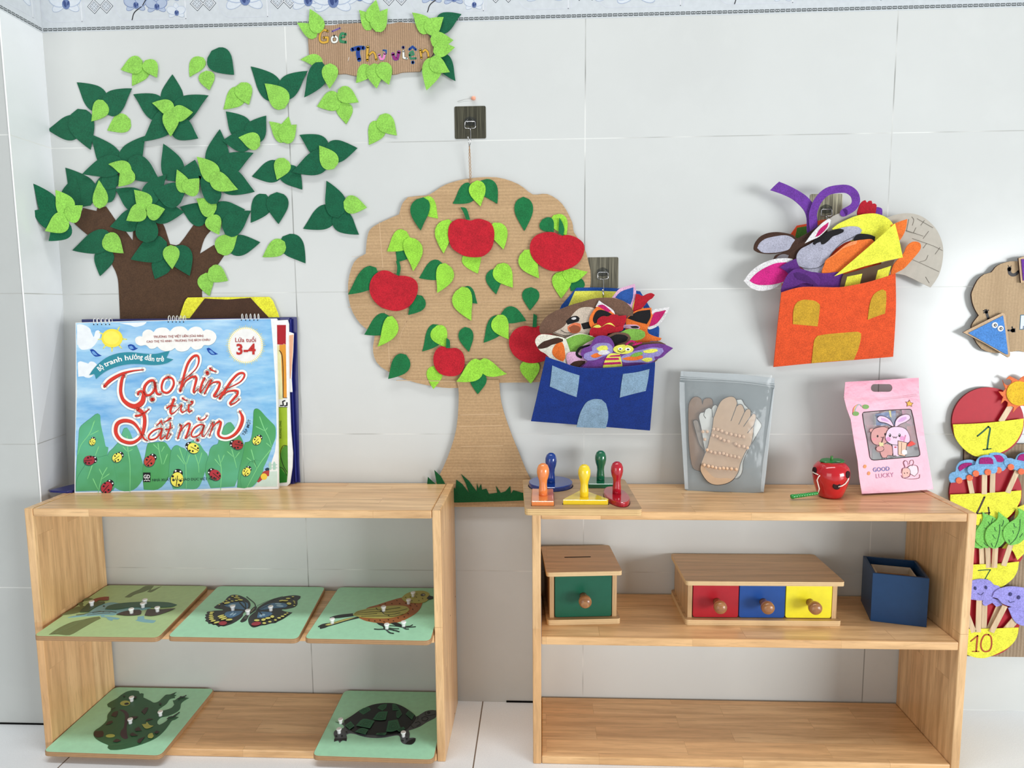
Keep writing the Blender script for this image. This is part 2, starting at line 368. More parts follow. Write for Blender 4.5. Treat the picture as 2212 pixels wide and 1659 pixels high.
# printed border of orchids along the top of the tiles
def border(b, fr, a0, a1, phase=0.0, only=None):
    g1, g2, gb = plain(198, 203, 206, .22, .4), ink(206, 209, 214), ink(92, 98, 98)
    pw, pb, pd, pv = plain(206, 212, 218, .25, .4), plain(168, 180, 200, .25, .4), plain(104, 122, 164, .25, .4), plain(58, 74, 122, .25, .4)
    e = .0002
    b.prism(fr, [(a0, 1.428), (a1, 1.428), (a1, 1.60), (a0, 1.60)], 0, e, g1)
    x = a0 + .002
    while x < a1 - .009:
        b.prism(fr, [(x, 1.4305), (x + .0085, 1.4305), (x + .0085, 1.4362), (x, 1.4362)], e, e * 2, gb)
        b.prism(fr, [(x + .0015, 1.4325), (x + .0036, 1.4325), (x + .0036, 1.4342), (x + .0015, 1.4342)], e * 2, e * 3, g2)
        b.prism(fr, [(x + .0049, 1.4325), (x + .007, 1.4325), (x + .007, 1.4342), (x + .0049, 1.4342)], e * 2, e * 3, g2); x += .0101
    def fl(cx, cz, s, blue):
        if cx - s < a0 or cx + s > a1: return
        pet, edge = (pb, pd) if blue else (pw, pb)
        for k, (ang, rx, ry) in enumerate(((90, .5, .30), (210, .5, .26), (330, .5, .26), (18, .62, .44), (162, .62, .44))):
            px_, pz_ = cx + s * .5 * cos(radians(ang)), cz + s * .5 * sin(radians(ang))
            b.prism(fr, ell(px_, pz_, s * rx, s * ry, ang, 16), e, e * (2 + .3 * k), edge)
            b.prism(fr, ell(px_, pz_, s * rx * .93, s * ry * .90, ang, 16), e, e * (2.15 + .3 * k), pet)
            b.stroke(fr, [(cx, cz), (cx + s * .8 * cos(radians(ang)), cz + s * .8 * sin(radians(ang)))], [.002, .0004], e, e * (2.25 + .3 * k), pb if blue else g2, pixels=False)
        b.prism(fr, ell(cx + s * .05, cz - s * .12, s * .26, s * .3, 0, 14), e, e * 4, pd)
        b.prism(fr, ell(cx - s * .02, cz - s * .1, s * .1, s * .22, 12, 10), e, e * 4.4, pv)
        b.prism(fr, ell(cx + s * .2, cz - s * .06, s * .07, s * .15, -20, 10), e, e * 4.4, pv)
    def rect(x0, x1):
        x0, x1 = max(x0, a0 + .001), min(x1, a1 - .001)
        if x1 - x0 < .03: return
        r = .025; P = [(x0, 1.6), (x0, 1.4475 + r)] + [(x0 + r - r * cos(radians(q)), 1.4475 + r - r * sin(radians(q))) for q in (25, 50, 75)] + [(x0 + r, 1.4475), (x1, 1.4475), (x1, 1.6)]
        b.stroke(fr, P, .0022, e, e * 1.5, ink(196, 200, 206), k=1, pixels=False); b.stroke(fr, [(x1 - .006, 1.4475), (x1 - .006, 1.6)], .0016, e, e * 1.5, ink(214, 216, 220), k=1, pixels=False)
    k = -2
    while phase + k * .6 < a1:
        o = phase + k * .6
        for dx in (0, .224, .436):
            for q in (-.0125, .0125):
                cx, cz = o + dx + q, 1.4755
                if a0 + .02 < cx < a1 - .02:
                    for s_, mm, h in ((.0145, ink(86, 92, 98), 1.6), (.0128, ink(226, 228, 230), 1.9), (.0106, ink(96, 102, 110), 2.2), (.0094, ink(192, 198, 204), 2.5)):
                        b.prism(fr, [(cx - s_, cz), (cx, cz - s_), (cx + s_, cz), (cx, cz + s_)], e, e * h, mm)
                    for i_ in (-1, 0, 1):
                        for j_ in (-1, 0, 1): b.prism(fr, ell(cx + (i_ + j_) * .0032, cz + (i_ - j_) * .0032, .0009, n=6), e, e * 2.8, gb)
        rect(o + .022, o + .19); rect(o + .255, o + .405); rect(o + .468, o + .572)
        fl(o + .048, 1.479, .034, False); fl(o + .098, 1.478, .042, True if False else False); fl(o + .152, 1.485, .032, False)
        fl(o + .297, 1.478, .022, True); fl(o + .34, 1.474, .021, True); fl(o + .352, 1.505, .02, True); fl(o + .372, 1.492, .017, True); fl(o + .380, 1.461, .018, False)
        fl(o + .520, 1.487, .042, False)
        if a0 < o + .285 and o + .33 < a1:
            b.stroke(fr, [(o + .288, 1.448), (o + .294, 1.462), (o + .31, 1.473)], .0016, e, e * 3, BLK, pixels=False); b.stroke(fr, [(o + .312, 1.475), (o + .322, 1.49), (o + .33, 1.505)], .0014, e, e * 5, BLK, pixels=False)
        k += 1
b = MB(); border(b, WALL, -.5, 3.1); struct(b.build('trim_1'))
PIL = Fr((-.5005, -.113, 0), (0, 1, 0), (0, 0, 1))
b = MB(); border(b, PIL, 0, .113, phase=-.095); struct(b.build('trim_4'))
# ================================================================== the two open shelf units
wH, wV = wood('H'), wood('V')
def unit(x0, x1, label):
    t = thing('shelf_unit', ((x0 + x1) / 2, -.104, 0), label, 'shelf', 'low open wooden shelf units')
    yf, yb, th = -.204, -.005, .0158
    MB().box((x0, yf, 0), (x0 + th, yb, .4955), wV).build('side_panel', t, .0018)
    MB().box((x1 - th, yf, 0), (x1, yb, .4955), wV).build('side_panel', t, .0018)
    g = .0007
    for nm, z0, z1 in (('top_board', .4795, .495), ('middle_shelf', .2385, .2542), ('bottom_shelf', .0, .0158)):
        MB().box((x0 + th + g, yf + .0004, z0), (x1 - th - g, yb, z1), wH).build(nm, t, .0022)
    return t
ul = unit(-.4656, .3253, 'light wooden open shelf unit on the left, five green animal puzzles on its shelves')
ur = unit(.4935, 1.2845, 'light wooden open shelf unit on the right, drawer boxes on its middle shelf')
for y_, z_ in ((-.045, .487), (-.02, .25), (-.1, .245), (-.06, .008)):
    MB().lathe((.3252, y_, z_), [(.0016, 0), (.0016, .0003)], plain(40, 28, 18, .8), axis=(1, 0, 0), n=8).build('peg_hole', ul)
# ================================================================== felt tree on the wall
b = MB()
trunk = px('C', '925 1420 922 1300 915 1150 905 995 880 910 850 850 830 760 720 640 612 562 490 455 470 400 560 330 572 305 700 335 706 308 790 292 872 410 905 470 950 495 1046 620 1052 490 1080 440 1300 440 1345 482 1400 650 1490 652 1640 450 1700 400 1797 515 1730 600 1685 745 1820 660 1925 752 1850 860 1790 930 1712 1065 1708 1200 1690 1420')
b.pxl(WALL, sm(trunk, k=3), .0004, .0018, felt(80, 56, 38), bev=.0004)
tag(b.build('felt_tree_trunk'), 'dark brown felt tree trunk with spread branches, stuck on the wall above the books', 'decoration')
CORN = Fr((-.41, -.002, 0), (1, .62, 0), (0, 0, 1))
def leaves(par, items, base=0.0022, step=.0013, fr=WALL, dk=None, lt=None, nm='leaf'):
    z = base
    for cr, kind, bx, by, tx, ty, w, bd in items:
        o = CR[cr]; P = leafp(bx, by, tx, ty, w, bd); P = px(cr, flatl(P))
        MB().pxl(fr, P, z, z + .0012, (dk or DK) if kind == 'd' else (lt or LT), bev=.0003).build(nm, par); z += step
def cluster(label, items, base=.0008, group=None):
    t0 = WALL.hit(*px(items[0][0], (items[0][2], items[0][3]))[0])
    if len(items) == 1:
        cr, kind, bx, by, tx, ty, w, bd = items[0]
        P = px(cr, flatl(leafp(bx, by, tx, ty, w, bd)))
        return tag(MB().pxl(WALL, P, base, base + .0012, DK if kind == 'd' else LT, bev=.0003).build('felt_leaf'), label, 'leaf decoration', group)
    t = thing('felt_leaf_cluster', (t0[0], 0, t0[1]), label, 'leaf decoration', 'felt leaf clusters of the wall tree')
    leaves(t, items, base, fr=CORN if 'leftmost' in label else WALL)
    return t
CL = [
 ('three light green felt leaves forming the top-left sprig above the tree', .0008, [('A', 'l', 1180, 270, 1040, 466, 76, .03), ('A', 'l', 1138, 225, 931, 312, 84, -.05), ('A', 'l', 1165, 222, 1276, 388, 70, -.05)]),
 ('one large dark leaf over two light leaves, at the top centre of the tree', .0008, [('A', 'l', 1720, 195, 1590, 381, 70, .06), ('A', 'l', 1748, 320, 1778, 507, 76, .04), ('A', 'd', 1800, 130, 2014, 360, 122, .02)]),
 ('two dark felt leaves and one light leaf in a V, upper left of the tree', .0008, [('A', 'd', 765, 690, 511, 432, 112, .06), ('A', 'd', 790, 735, 1038, 490, 110, -.09), ('A', 'l', 762, 602, 650, 806, 80, -.1)]),
 ('two overlapping dark green felt leaves at the far upper left', .0008, [('A', 'd', 560, 830, 234, 886, 118, -.06), ('A', 'd', 520, 685, 642, 1076, 122, .03)]),
 ('single light green felt leaf, round, alone among the upper left clusters', .0008, [('A', 'l', 1022, 788, 802, 893, 92, .02)]),
 ('star of five dark leaves with three light leaves at its centre', .0008, [('A', 'd', 1418, 680, 1425, 356, 106, 0), ('A', 'd', 1330, 770, 1050, 547, 112, .1), ('A', 'd', 1440, 800, 1770, 557, 112, -.09), ('A', 'd', 1420, 700, 1138, 997, 108, -.07), ('A', 'd', 1440, 800, 1672, 968, 106, .08), ('A', 'l', 1438, 722, 1230, 630, 70, .1), ('A', 'l', 1420, 735, 1622, 718, 78, 0), ('A', 'l', 1410, 692, 1408, 952, 78, 0)]),
 ('four dark leaves with two light leaves, left centre of the tree crown', .0022, [('A', 'd', 900, 1310, 640, 928, 112, .05), ('A', 'd', 980, 1280, 1168, 943, 110, -.08), ('A', 'd', 880, 1440, 760, 1260, 90, 0), ('A', 'd', 960, 1200, 562, 1310, 100, .02), ('A', 'd', 1010, 1160, 1308, 1382, 112, .05), ('A', 'l', 1030, 1310, 812, 1214, 66, .12), ('A', 'l', 1030, 1262, 908, 1430, 76, -.06)]),
 ('dark leaves with one upright light leaf, over the left branch', .0010, [('A', 'd', 640, 1610, 402, 1248, 128, .05), ('A', 'd', 450, 1645, 498, 1330, 92, -.06), ('A', 'd', 780, 1590, 852, 1243, 104, -.08), ('A', 'l', 728, 1640, 722, 1368, 72, .04)]),
 ('leftmost cluster, three light leaves on dark ones reaching onto the corner', .0018, [('C', 'd', 310, 420, 96, 73, 98, .05), ('C', 'd', 330, 460, 78, 336, 92, .03), ('C', 'd', 420, 420, 243, 622, 105, -.08), ('C', 'l', 430, 380, 308, 133, 92, .08), ('C', 'l', 420, 380, 208, 526, 96, -.08), ('C', 'l', 430, 430, 570, 282, 82, -.08)]),
 ('dark leaves around two small light leaves, centre of the tree crown', .0060, [('A', 'd', 1450, 1380, 1338, 1018, 108, .05), ('A', 'd', 1570, 1400, 1640, 1172, 104, .02), ('A', 'd', 1170, 1600, 1370, 1310, 92, -.06), ('A', 'd', 1540, 1500, 1238, 1455, 122, -.1), ('A', 'l', 1545, 1490, 1468, 1266, 66, .04), ('A', 'l', 1555, 1500, 1682, 1350, 88, -.04)]),
 ('three dark leaves pointing up and right with two light leaves, right of crown centre', .0034, [('A', 'd', 1840, 1280, 1878, 880, 112, 0), ('A', 'd', 1860, 1330, 2200, 1106, 104, -.08), ('D', 'd', 320, 190, 664, 372, 122, .06), ('C', 'd', 1850, 265, 1675, -5, 86, .06), ('A', 'l', 1840, 1380, 1657, 1143, 88, .06), ('A', 'l', 1790, 1310, 2052, 1456, 86, .08)]),
 ('four dark leaves and three light leaves over the middle branch', .0040, [('C', 'd', 1120, 310, 878, 126, 106, .1), ('C', 'd', 1120, 360, 828, 484, 104, -.08), ('C', 'd', 1200, 330, 1537, 345, 112, .03), ('C', 'd', 1180, 640, 1182, 320, 106, 0), ('C', 'l', 1190, 320, 1058, 133, 80, .08), ('C', 'l', 1160, 300, 984, 427, 84, -.04), ('C', 'l', 1180, 370, 1354, 316, 78, -.03)]),
 ('three dark leaves with two light leaves over the right branch', .0016, [('C', 'd', 1760, 430, 1500, 296, 108, .06), ('C', 'd', 1800, 350, 2120, 322, 98, 0), ('C', 'd', 1930, 560, 2178, 332, 104, -.08), ('C', 'l', 1815, 375, 1652, 216, 84, .1), ('C', 'l', 1800, 370, 1871, 562, 78, .06)]),
 ('two dark leaves and one light leaf on the lower left of the trunk', .0020, [('C', 'd', 800, 690, 733, 957, 92, .02), ('C', 'd', 840, 560, 468, 712, 106, -.04), ('C', 'l', 785, 560, 958, 739, 90, .05)]),
 ('three dark leaves and one light leaf on the middle of the trunk', .0020, [('C', 'd', 1350, 790, 1258, 986, 92, 0), ('C', 'd', 1370, 630, 1026, 798, 122, -.03), ('C', 'd', 1440, 670, 1590, 955, 112, -.03), ('C', 'l', 1408, 660, 1423, 890, 78, 0)]),
 ('one light and one dark leaf pointing right, beside the lowest right branch', .0022, [('D', 'd', 400, 900, 716, 855, 100, .0), ('C', 'l', 1860, 735, 2050, 550, 94, -.04)]),
 ('two light leaves low on the right side of the trunk', .0020, [('C', 'l', 1745, 925, 1780, 1148, 76, .08), ('C', 'l', 1775, 885, 1957, 1002, 84, .04)]),
 ('two large dark leaves and a light leaf in front, top middle near the sign', .0008, [('B', 'd', 880, 600, 625, 280, 112, .06), ('B', 'd', 920, 580, 1168, 323, 100, -.08), ('B', 'l', 950, 680, 758, 443, 100, .08)]),
 ('two light leaves together, pointing down, below the top dark leaf', .0008, [('B', 'l', 540, 490, 364, 691, 90, -.06), ('B', 'l', 535, 432, 607, 647, 84, .03)]),
 ('three light leaves forming a sprig just below the sign', .0008, [('B', 'l', 1500, 620, 1538, 832, 78, -.04), ('B', 'l', 1480, 570, 1258, 662, 94, -.04), ('B', 'l', 1462, 500, 1658, 622, 78, .03)]),
 ('three small light leaves like a tulip, right of the crown', .0008, [('B', 'l', 940, 960, 987, 760, 60, 0), ('B', 'l', 960, 1000, 801, 806, 76, .08), ('B', 'l', 925, 1000, 1064, 836, 84, -.06)]),
 ('three dark leaves with one light leaf across them, upper right of crown', .0026, [('B', 'd', 580, 960, 387, 710, 106, .06), ('B', 'd', 630, 1000, 773, 750, 104, -.06), ('B', 'd', 640, 1000, 354, 990, 100, 0), ('B', 'l', 712, 1040, 508, 960, 80, .1)]),
 ('three dark leaves with one light leaf, right, beside the tile joint', .0026, [('B', 'd', 1350, 1130, 1091, 935, 100, .08), ('B', 'd', 1330, 1110, 1646, 1060, 108, .0), ('B', 'd', 1370, 1120, 1018, 1290, 110, -.06), ('B', 'l', 1420, 1260, 1280, 1036, 88, .03)]),
 ('two light leaves alone, pointing down, upper right of the tree', .0008, [('B', 'l', 1850, 800, 1754, 1030, 84, -.08), ('B', 'l', 1860, 745, 2022, 940, 86, .04)]),
 ('two dark leaves with a round light leaf on top, right of the crown', .0008, [('B', 'd', 930, 1240, 636, 1332, 104, -.04), ('B', 'd', 920, 1250, 1118, 1458, 96, -.05), ('B', 'l', 945, 1155, 875, 1363, 80, -.04)]),
 ('pair of dark leaves side by side without a light leaf', .0008, [('D', 'd', 770, 395, 626, 668, 96, -.05), ('D', 'd', 875, 375, 890, 680, 104, 0)]),
 ('three dark leaves like a propeller with one light leaf, farthest right', .0008, [('D', 'd', 1420, 530, 1126, 726, 108, -.06), ('D', 'd', 1440, 560, 1660, 782, 100, .08), ('D', 'd', 1460, 620, 1349, 266, 100, .06), ('D', 'l', 1512, 470, 1736, 523, 86, .03)]),
 ('one light leaf and one dark leaf, lowest right pair of the tree', .0008, [('D', 'd', 930, 800, 1148, 1056, 108, -.04), ('D', 'l', 950, 850, 738, 998, 80, -.02)]),
]
for lb, bs, it in CL: cluster(lb, it, bs)
# ================================================================== cardboard library sign
cbs = cardb(176, 146, 118, 'X', .0042, .7)
sg = thing('cardboard_sign', (.245, -.001, 1.37), 'small corrugated cardboard sign with coloured hand lettering and felt leaves, below the tile border', 'sign')
SGN = Fr((0, -.001, 0), (1, 0, 0), (0, 0, 1))
MB().pxl(SGN, sm(px('E', '250 430 248 340 330 310 430 305 560 300 640 284 740 282 862 275 1000 292 1200 290 1330 266 1420 272 1515 278 1580 340 1640 370 1700 430 1740 540 1752 620 1710 690 1640 760 1590 852 1380 862 1300 885 1200 888 1000 900 820 905 700 880 600 885 470 870 330 800 280 730 262 640 255 540'), k=3), 0, .0035, cbs).build('board', sg)
z = .0036
def lett(strokes, zz=z, w0=9):
    a, c = MB(), None
    for col, P, w, ol in strokes: a.stroke(SGN, px('E', P), (w + w0) / 5.53, zz, zz + .0002, ink(*ol), k=4)
    for col, P, w, ol in strokes: a.stroke(SGN, px('E', P), w / 5.53, zz + .0002, zz + .0004, ink(*col), k=4)
    return a
DKO, BLO = (70, 74, 60), (60, 120, 160)
mus, blu, grn, mag, pnk, ppl, wh2 = (206, 160, 60), (34, 58, 132), (56, 132, 88), (140, 44, 116), (222, 128, 178), (112, 84, 150), (228, 228, 220)
lett([(mus, '484 372 440 358 400 395 392 480 430 508 485 498 488 446 440 450', 24, DKO), (wh2, '563 430 535 455 540 495 565 505 595 490 597 450 563 430', 20, DKO), (ppl, '540 375 632 335', 14, (150, 140, 150)),
      (grn, '698 410 655 402 636 440 640 495 700 503', 24, (70, 120, 100)), (grn, '648 450 690 440', 12, (70, 120, 100))]).build('lettering', sg)
lett([(blu, '778 592 850 570 915 572', 38, BLO), (blu, '852 585 848 640 862 712', 42, BLO), (mus, '965 562 958 640 960 718', 28, DKO), (mus, '975 660 1020 622 1050 645 1066 712', 22, DKO),
      (pnk, '1100 655 1118 705 1150 700 1168 640', 26, (90, 130, 140)), (blu, '1150 600 1185 602 1182 640', 10, BLO), (mag, '1266 645 1285 700 1318 700 1336 622', 34, (90, 110, 150)), (wh2, '1390 612 1392 690 1430 698', 22, DKO),
      (ppl, '1386 566 1390 566', 26, BLO), (grn, '1462 660 1515 648 1500 612 1465 640 1475 700 1538 696', 16, (70, 110, 120)), (blu, '1462 590 1500 556 1538 592', 20, BLO), (blu, '1500 745 1506 745', 30, BLO), (mus, '1592 598 1606 690', 24, DKO), (mus, '1612 625 1650 592 1682 625 1692 688', 22, DKO)]).build('lettering', sg)
MB().stroke(SGN, px('E', '740 682 728 728'), 3 / 5.53, z, z + .0006, WHT, k=1).build('staple', sg)
leaves(sg, [('E', 'l', 350, 445, 118, 272, 78, .06), ('E', 'l', 385, 395, 270, 104, 92, .04)], .004)
leaves(sg, [('E', 'l', 1000, 360, 858, 118, 84, .1), ('E', 'l', 1000, 275, 1064, -4, 86, .0), ('E', 'l', 1060, 378, 1202, 102, 100, -.08)], .004)
leaves(sg, [('E', 'd', 1800, 370, 2084, 168, 112, -.12), ('E', 'd', 1850, 640, 2012, 968, 90, .06), ('E', 'l', 1680, 400, 1492, 148, 94, .1), ('E', 'l', 1670, 400, 1870, 203, 100, -.06), ('E', 'l', 1710, 465, 1986, 478, 100, .04), ('E', 'l', 1745, 620, 2005, 564, 88, -.03), ('E', 'l', 1760, 680, 1664, 1078, 118, -.02), ('E', 'l', 1715, 690, 1946, 860, 92, .08)], .004)
leaves(sg, [('E', 'l', 970, 770, 823, 990, 84, -.05), ('E', 'l', 1040, 755, 1070, 1056, 100, .02), ('E', 'l', 1125, 740, 1216, 1012, 96, .0)], .004)
leaves(sg, [('E', 'l', 430, 760, 158, 712, 70, .1), ('E', 'd', 420, 740, 204, 1162, 118, -.06), ('E', 'l', 515, 755, 506, 1058, 96, 0)], .004)
# ================================================================== adhesive hooks
def hook(cx, cz, rgb, label, swing=-.014, glare=False):
    t = thing('adhesive_hook', (cx, 0, cz - .03), label, 'hook', 'square adhesive wall hooks')
    m = NT('brushed_sticker'); P = m.n('TexCoord').outputs['Object']; xyz = m.n('SeparateXYZ'); m.set(xyz.inputs[0], P)
    nn = m.noise(m.n('CombineXYZ', n_0=m.math('MULTIPLY', xyz.outputs[0], 600.0), n_1=0.0, n_2=m.math('MULTIPLY', xyz.outputs[2], 12.0)).outputs[0], 1, 3, .6)
    mt = m.out(m.mix(m.ramp(nn, [(.35, (0, 0, 0, 1)), (.65, (1, 1, 1, 1))]), lin(tuple(x * .62 for x in rgb)), lin(tuple(x * 1.25 for x in rgb))), .35, .5, Metallic=.35)
    r = .003; s = .0315; P4 = []
    for sx, sz, a in ((1, 1, 0), (-1, 1, 90), (-1, -1, 180), (1, -1, 270)):
        P4 += [(cx + sx * (s - r) + r * cos(radians(a + q)), cz + sz * (s - r) + r * sin(radians(a + q))) for q in (0, 30, 60, 90)]
    MB().prism(WALL, P4, 0.0002, .0012, mt).build('sticker_plate', t)
    clr = NT('clear_plastic').out(lin((215, 222, 222)), .06, .6, Transmission_Weight=.95, IOR=1.45, Alpha=.55)
    MB().prism(WALL, sm([(cx - .012, cz - .004), (cx - .0115, cz + .006), (cx, cz + .011), (cx + .0115, cz + .006), (cx + .012, cz - .004), (cx, cz - .007)], k=4), .0012, .0032, clr).build('clear_mount', t)
    chrome = plain(205, 205, 205, .18, .6, 1.0, name='chrome')
    for q in (-.0055, .0055):
        MB().tube([(cx + q, -.0032 - .0022 * sin(pi * i / 6), cz + .0042 - .0034 * i / 6) for i in range(7)], .0016, clr).build('clip', t)
    w = .0105; d = -.0055
    P = [(cx + .0006, d - .0005, cz - .0145), (cx - .001, d, cz - .0125), (cx - w + .002, d, cz - .0125), (cx - w, d, cz - .0105), (cx - w, d, cz - .001), (cx - w + .002, d, cz + .0008), (cx + w - .002, d, cz + .0008), (cx + w, d, cz - .001), (cx + w, d, cz - .0105), (cx + w - .002, d, cz - .0125), (cx + .0016, d, cz - .0125)]
    L = MB(); L.tube(P[1:], .0009, chrome, n=8)
    L.tube([P[1], P[0], (cx + .0012, d - .002, cz - .02), (cx + .0014, d - .004, cz - .034), (cx + .0008, d - .008, cz - .044), (cx - .0006, d - .014, cz - .050), (cx - .0016, d - .019, cz - .045), (cx - .0022, d - .0215, cz - .036)], .0009, chrome, n=8)
    L.ball((cx - .0022, d - .0215, cz - .0352), .0017, chrome, n=10); L.build('wire_hook', t)
    return t
hook(.370, 1.2352, (78, 76, 62), 'dark brown square adhesive hook with wire loop, holding the twine of the cardboard tree')
hook(.6370, .934, (112, 108, 92), 'grey brown square adhesive hook partly behind the cardboard tree and blue felt pocket')
hook(1.0785, 1.0533, (158, 154, 128), 'striped square adhesive hook with reflection painted pale on its plate, behind the orange felt pocket and purple ribbons')  # plate colour lightened to paint in a reflection
t = thing('push_pin', (.37, 0, 1.285), 'tiny peach push pin with thin wire, stuck above the top hook', 'pin')
MB().lathe((.3745, -.002, 1.2815), [(.0012, -.002), (.0032, 0), (.0042, .003), (.0034, .006), (.001, .0072)], plain(246, 170, 140, .35), axis=(1, -.25, 0), n=12).build('head', t)
MB().tube([(.373, -.002, 1.2813), (.36, -.0015, 1.280), (.345, -.0009, 1.276)], .0003, plain(170, 170, 165, .4), n=5).build('wire', t)
# ================================================================== hanging cardboard apple tree
TD = .007
TF = Fr((0, -TD, 0), (1, 0, 0), (0, 0, 1)); cbt = cardb(192, 160, 122, 'Z', .0065, .4)
cte = cardb(166, 134, 98, 'Y', .002, .4)
tr = thing('cardboard_apple_tree', (.46, -.004, .47), 'large brown cardboard apple tree with red felt apples, hanging on twine between the shelf units', 'decoration')
crown = '990 838 940 835 880 821 822 792 806 760 810 722 779 700 757 662 752 612 765 566 790 548 793 515 801 494 826 479 862 463 869 440 881 426 905 423 928 420 962 399 1010 386 1072 383 1120 398 1151 420 1182 419 1214 440 1236 480 1240 502 1262 535 1272 570 1276 592 1274 625 1262 660 1250 720 1236 770 1205 805 1165 825 1080 827'
MB().pxl(TF, sm(px('F0', crown), k=3, ang=40), -.0035, 0, cbt, side=cte).build('crown', tr)
MB().pxl(TF, sm(px('F0', '986 820 991 850 986 925 966 990 940 1045 925 1075 930 1095 1180 1095 1180 1075 1146 1035 1121 978 1100 925 1083 870 1078 820'), k=3, ang=40), .0003, .0035, cardb(188, 156, 118, 'Z', .0065, .3), side=cte).build('trunk', tr)
cr_ = MB(); fold = plain(206, 176, 140, .85, .1, name='fold')
for P, w in (('320 402 330 560 350 800', 8), ('372 1165 392 1380 408 1660', 9), ('50 1138 700 1112 1300 1090 2000 1064', 5), ('640 1100 500 1380 470 1540', 3), ('500 300 520 420 560 520 690 780 690 1040', 4), ('500 1180 560 1250 500 1400 540 1560', 4), ('600 1190 560 1280 575 1400 560 1530', 3), ('450 1340 500 1390', 3), ('80 700 600 690', 2), ('520 350 1000 335 1900 275', 2), ('900 1660 1300 1655', 2)):
    cr_.stroke(TF, px('F', P), w / 4.016 * .7, 0, .0003, fold, k=3)
for P in ('920 1170 1250 1165', '905 1015 1250 1008', '915 925 1225 920', '420 655 880 662'): cr_.stroke(TF, px('G', P), 1.4, .0035, .0038, fold, k=2)
cr_.build('crease', tr)
AP = [('F', '1110 387 1060 376 1000 373 938 410 916 470 918 540 945 620 1000 665 1060 695 1140 706 1220 695 1285 640 1312 560 1314 470 1280 405 1200 373 1150 375', '1022 270 1075 284 1106 380 1072 378 1050 320'),
      ('F', '1890 517 1840 492 1770 487 1680 515 1630 580 1630 670 1680 750 1770 810 1860 828 1960 808 2050 750 2095 660 2092 590 2040 540 1960 512', '1880 362 1905 400 1924 460 1914 520 1872 495'),
      ('F', '470 862 400 825 330 824 262 875 232 960 250 1050 320 1130 410 1165 490 1170 580 1130 640 1040 652 950 620 895 550 868', '462 738 492 745 504 800 492 868 466 855 474 795'),
      ('G', '826 407 780 390 735 410 708 470 715 545 755 600 820 622 890 618 935 580 952 510 935 440 885 403', '808 325 834 345 838 400 806 404'),
      ('F', '1650 1312 1580 1300 1500 1330 1450 1400 1447 1480 1490 1560 1570 1612 1660 1625 1760 1600 1850 1540 1880 1450 1850 1360 1780 1310 1720 1300', '1656 1193 1688 1214 1682 1312 1648 1312')]
TL = [('F', 'd', 1130, 75, 955, 240, 80, -.1), ('F', 'd', 1200, 40, 1342, 242, 76, -.06), ('F', 'l', 1165, 38, 1196, 264, 72, .04), ('F', 'd', 700, 185, 678, 474, 82, .08), ('F', 'l', 700, 185, 828, 369, 78, .08),
 ('F', 'd', 1568, 180, 1578, 478, 80, 0), ('F', 'l', 920, 375, 877, 674, 80, .08), ('F', 'l', 1310, 405, 1396, 639, 74, -.06), ('F', 'l', 1110, 640, 1174, 848, 84, .08), ('F', 'l', 1830, 340, 1942, 520, 72, -.04), ('F', 'd', 1735, 375, 1832, 492, 66, 0),
 ('F', 'l', 1580, 640, 1706, 888, 82, .08), ('F', 'd', 2050, 870, 1978, 1000, 70, -.1), ('F', 'l', 1905, 825, 1896, 1064, 84, 0), ('F', 'l', 1905, 850, 2128, 830, 62, .1),
 ('F', 'l', 570, 530, 612, 826, 80, -.1), ('F', 'd', 545, 590, 470, 748, 74, -.1), ('F', 'l', 555, 480, 384, 655, 86, -.1), ('F', 'd', 290, 795, 46, 1029, 86, -.06), ('F', 'l', 890, 755, 820, 1015, 78, -.1), ('F', 'd', 870, 760, 663, 886, 84, -.06),
 ('F', 'd', 1330, 800, 1333, 1028, 72, .08), ('F', 'l', 1345, 765, 1477, 970, 84, .03), ('F', 'l', 1035, 960, 1118, 1256, 88, .1), ('F', 'd', 1050, 965, 1170, 1108, 62, .08), ('F', 'd', 1636, 965, 1626, 1167, 74, 0), ('F', 'd', 690, 1040, 568, 1206, 66, -.06),
 ('F', 'l', 430, 1215, 302, 1482, 70, -.12), ('F', 'd', 405, 1215, 187, 1377, 86, -.08), ('F', 'd', 1370, 1215, 1223, 1448, 78, -.06), ('F', 'd', 1375, 1195, 1594, 1258, 74, -.06), ('F', 'l', 1345, 1205, 1441, 1417, 76, .08),
 ('F', 'd', 830, 1290, 690, 1523, 80, -.1), ('F', 'l', 820, 1295, 900, 1490, 74, .08), ('F', 'd', 1062, 1310, 1096, 1528, 64, .02),
 ('G', 'd', 495, 455, 354, 645, 72, -.06), ('G', 'l', 722, 540, 707, 724, 62, 0), ('G', 'd', 1060, 590, 1053, 764, 64, 0), ('G', 'l', 1070, 500, 1280, 605, 58, .12), ('G', 'l', 1075, 500, 885, 665, 72, -.12), ('G', 'l', 1455, 490, 1467, 682, 76, 0)]
lv = 0
for i, it in enumerate(TL):
    cr, kind, bx, by, tx, ty, w, bd = it; z0 = .0004 + .0009 * (i % 4) + (.0036 if cr == 'G' and i > 36 else 0)
    MB().pxl(TF, px(cr, flatl(leafp(bx, by, tx, ty, w, bd))), z0, z0 + .0010, DK2 if kind == 'd' else LT2, bev=.0003).build('leaf', tr)
for i, (cr, P, S) in enumerate(AP):
    a = MB().pxl(TF, sm(px(cr, P), k=4), .0042, .0056, felt(188, 30, 44), bev=.0004).build('apple', tr)
    MB().pxl(TF, sm(px(cr, S), k=3), .0056, .0066, DK2, bev=.0003).build('stem', a)
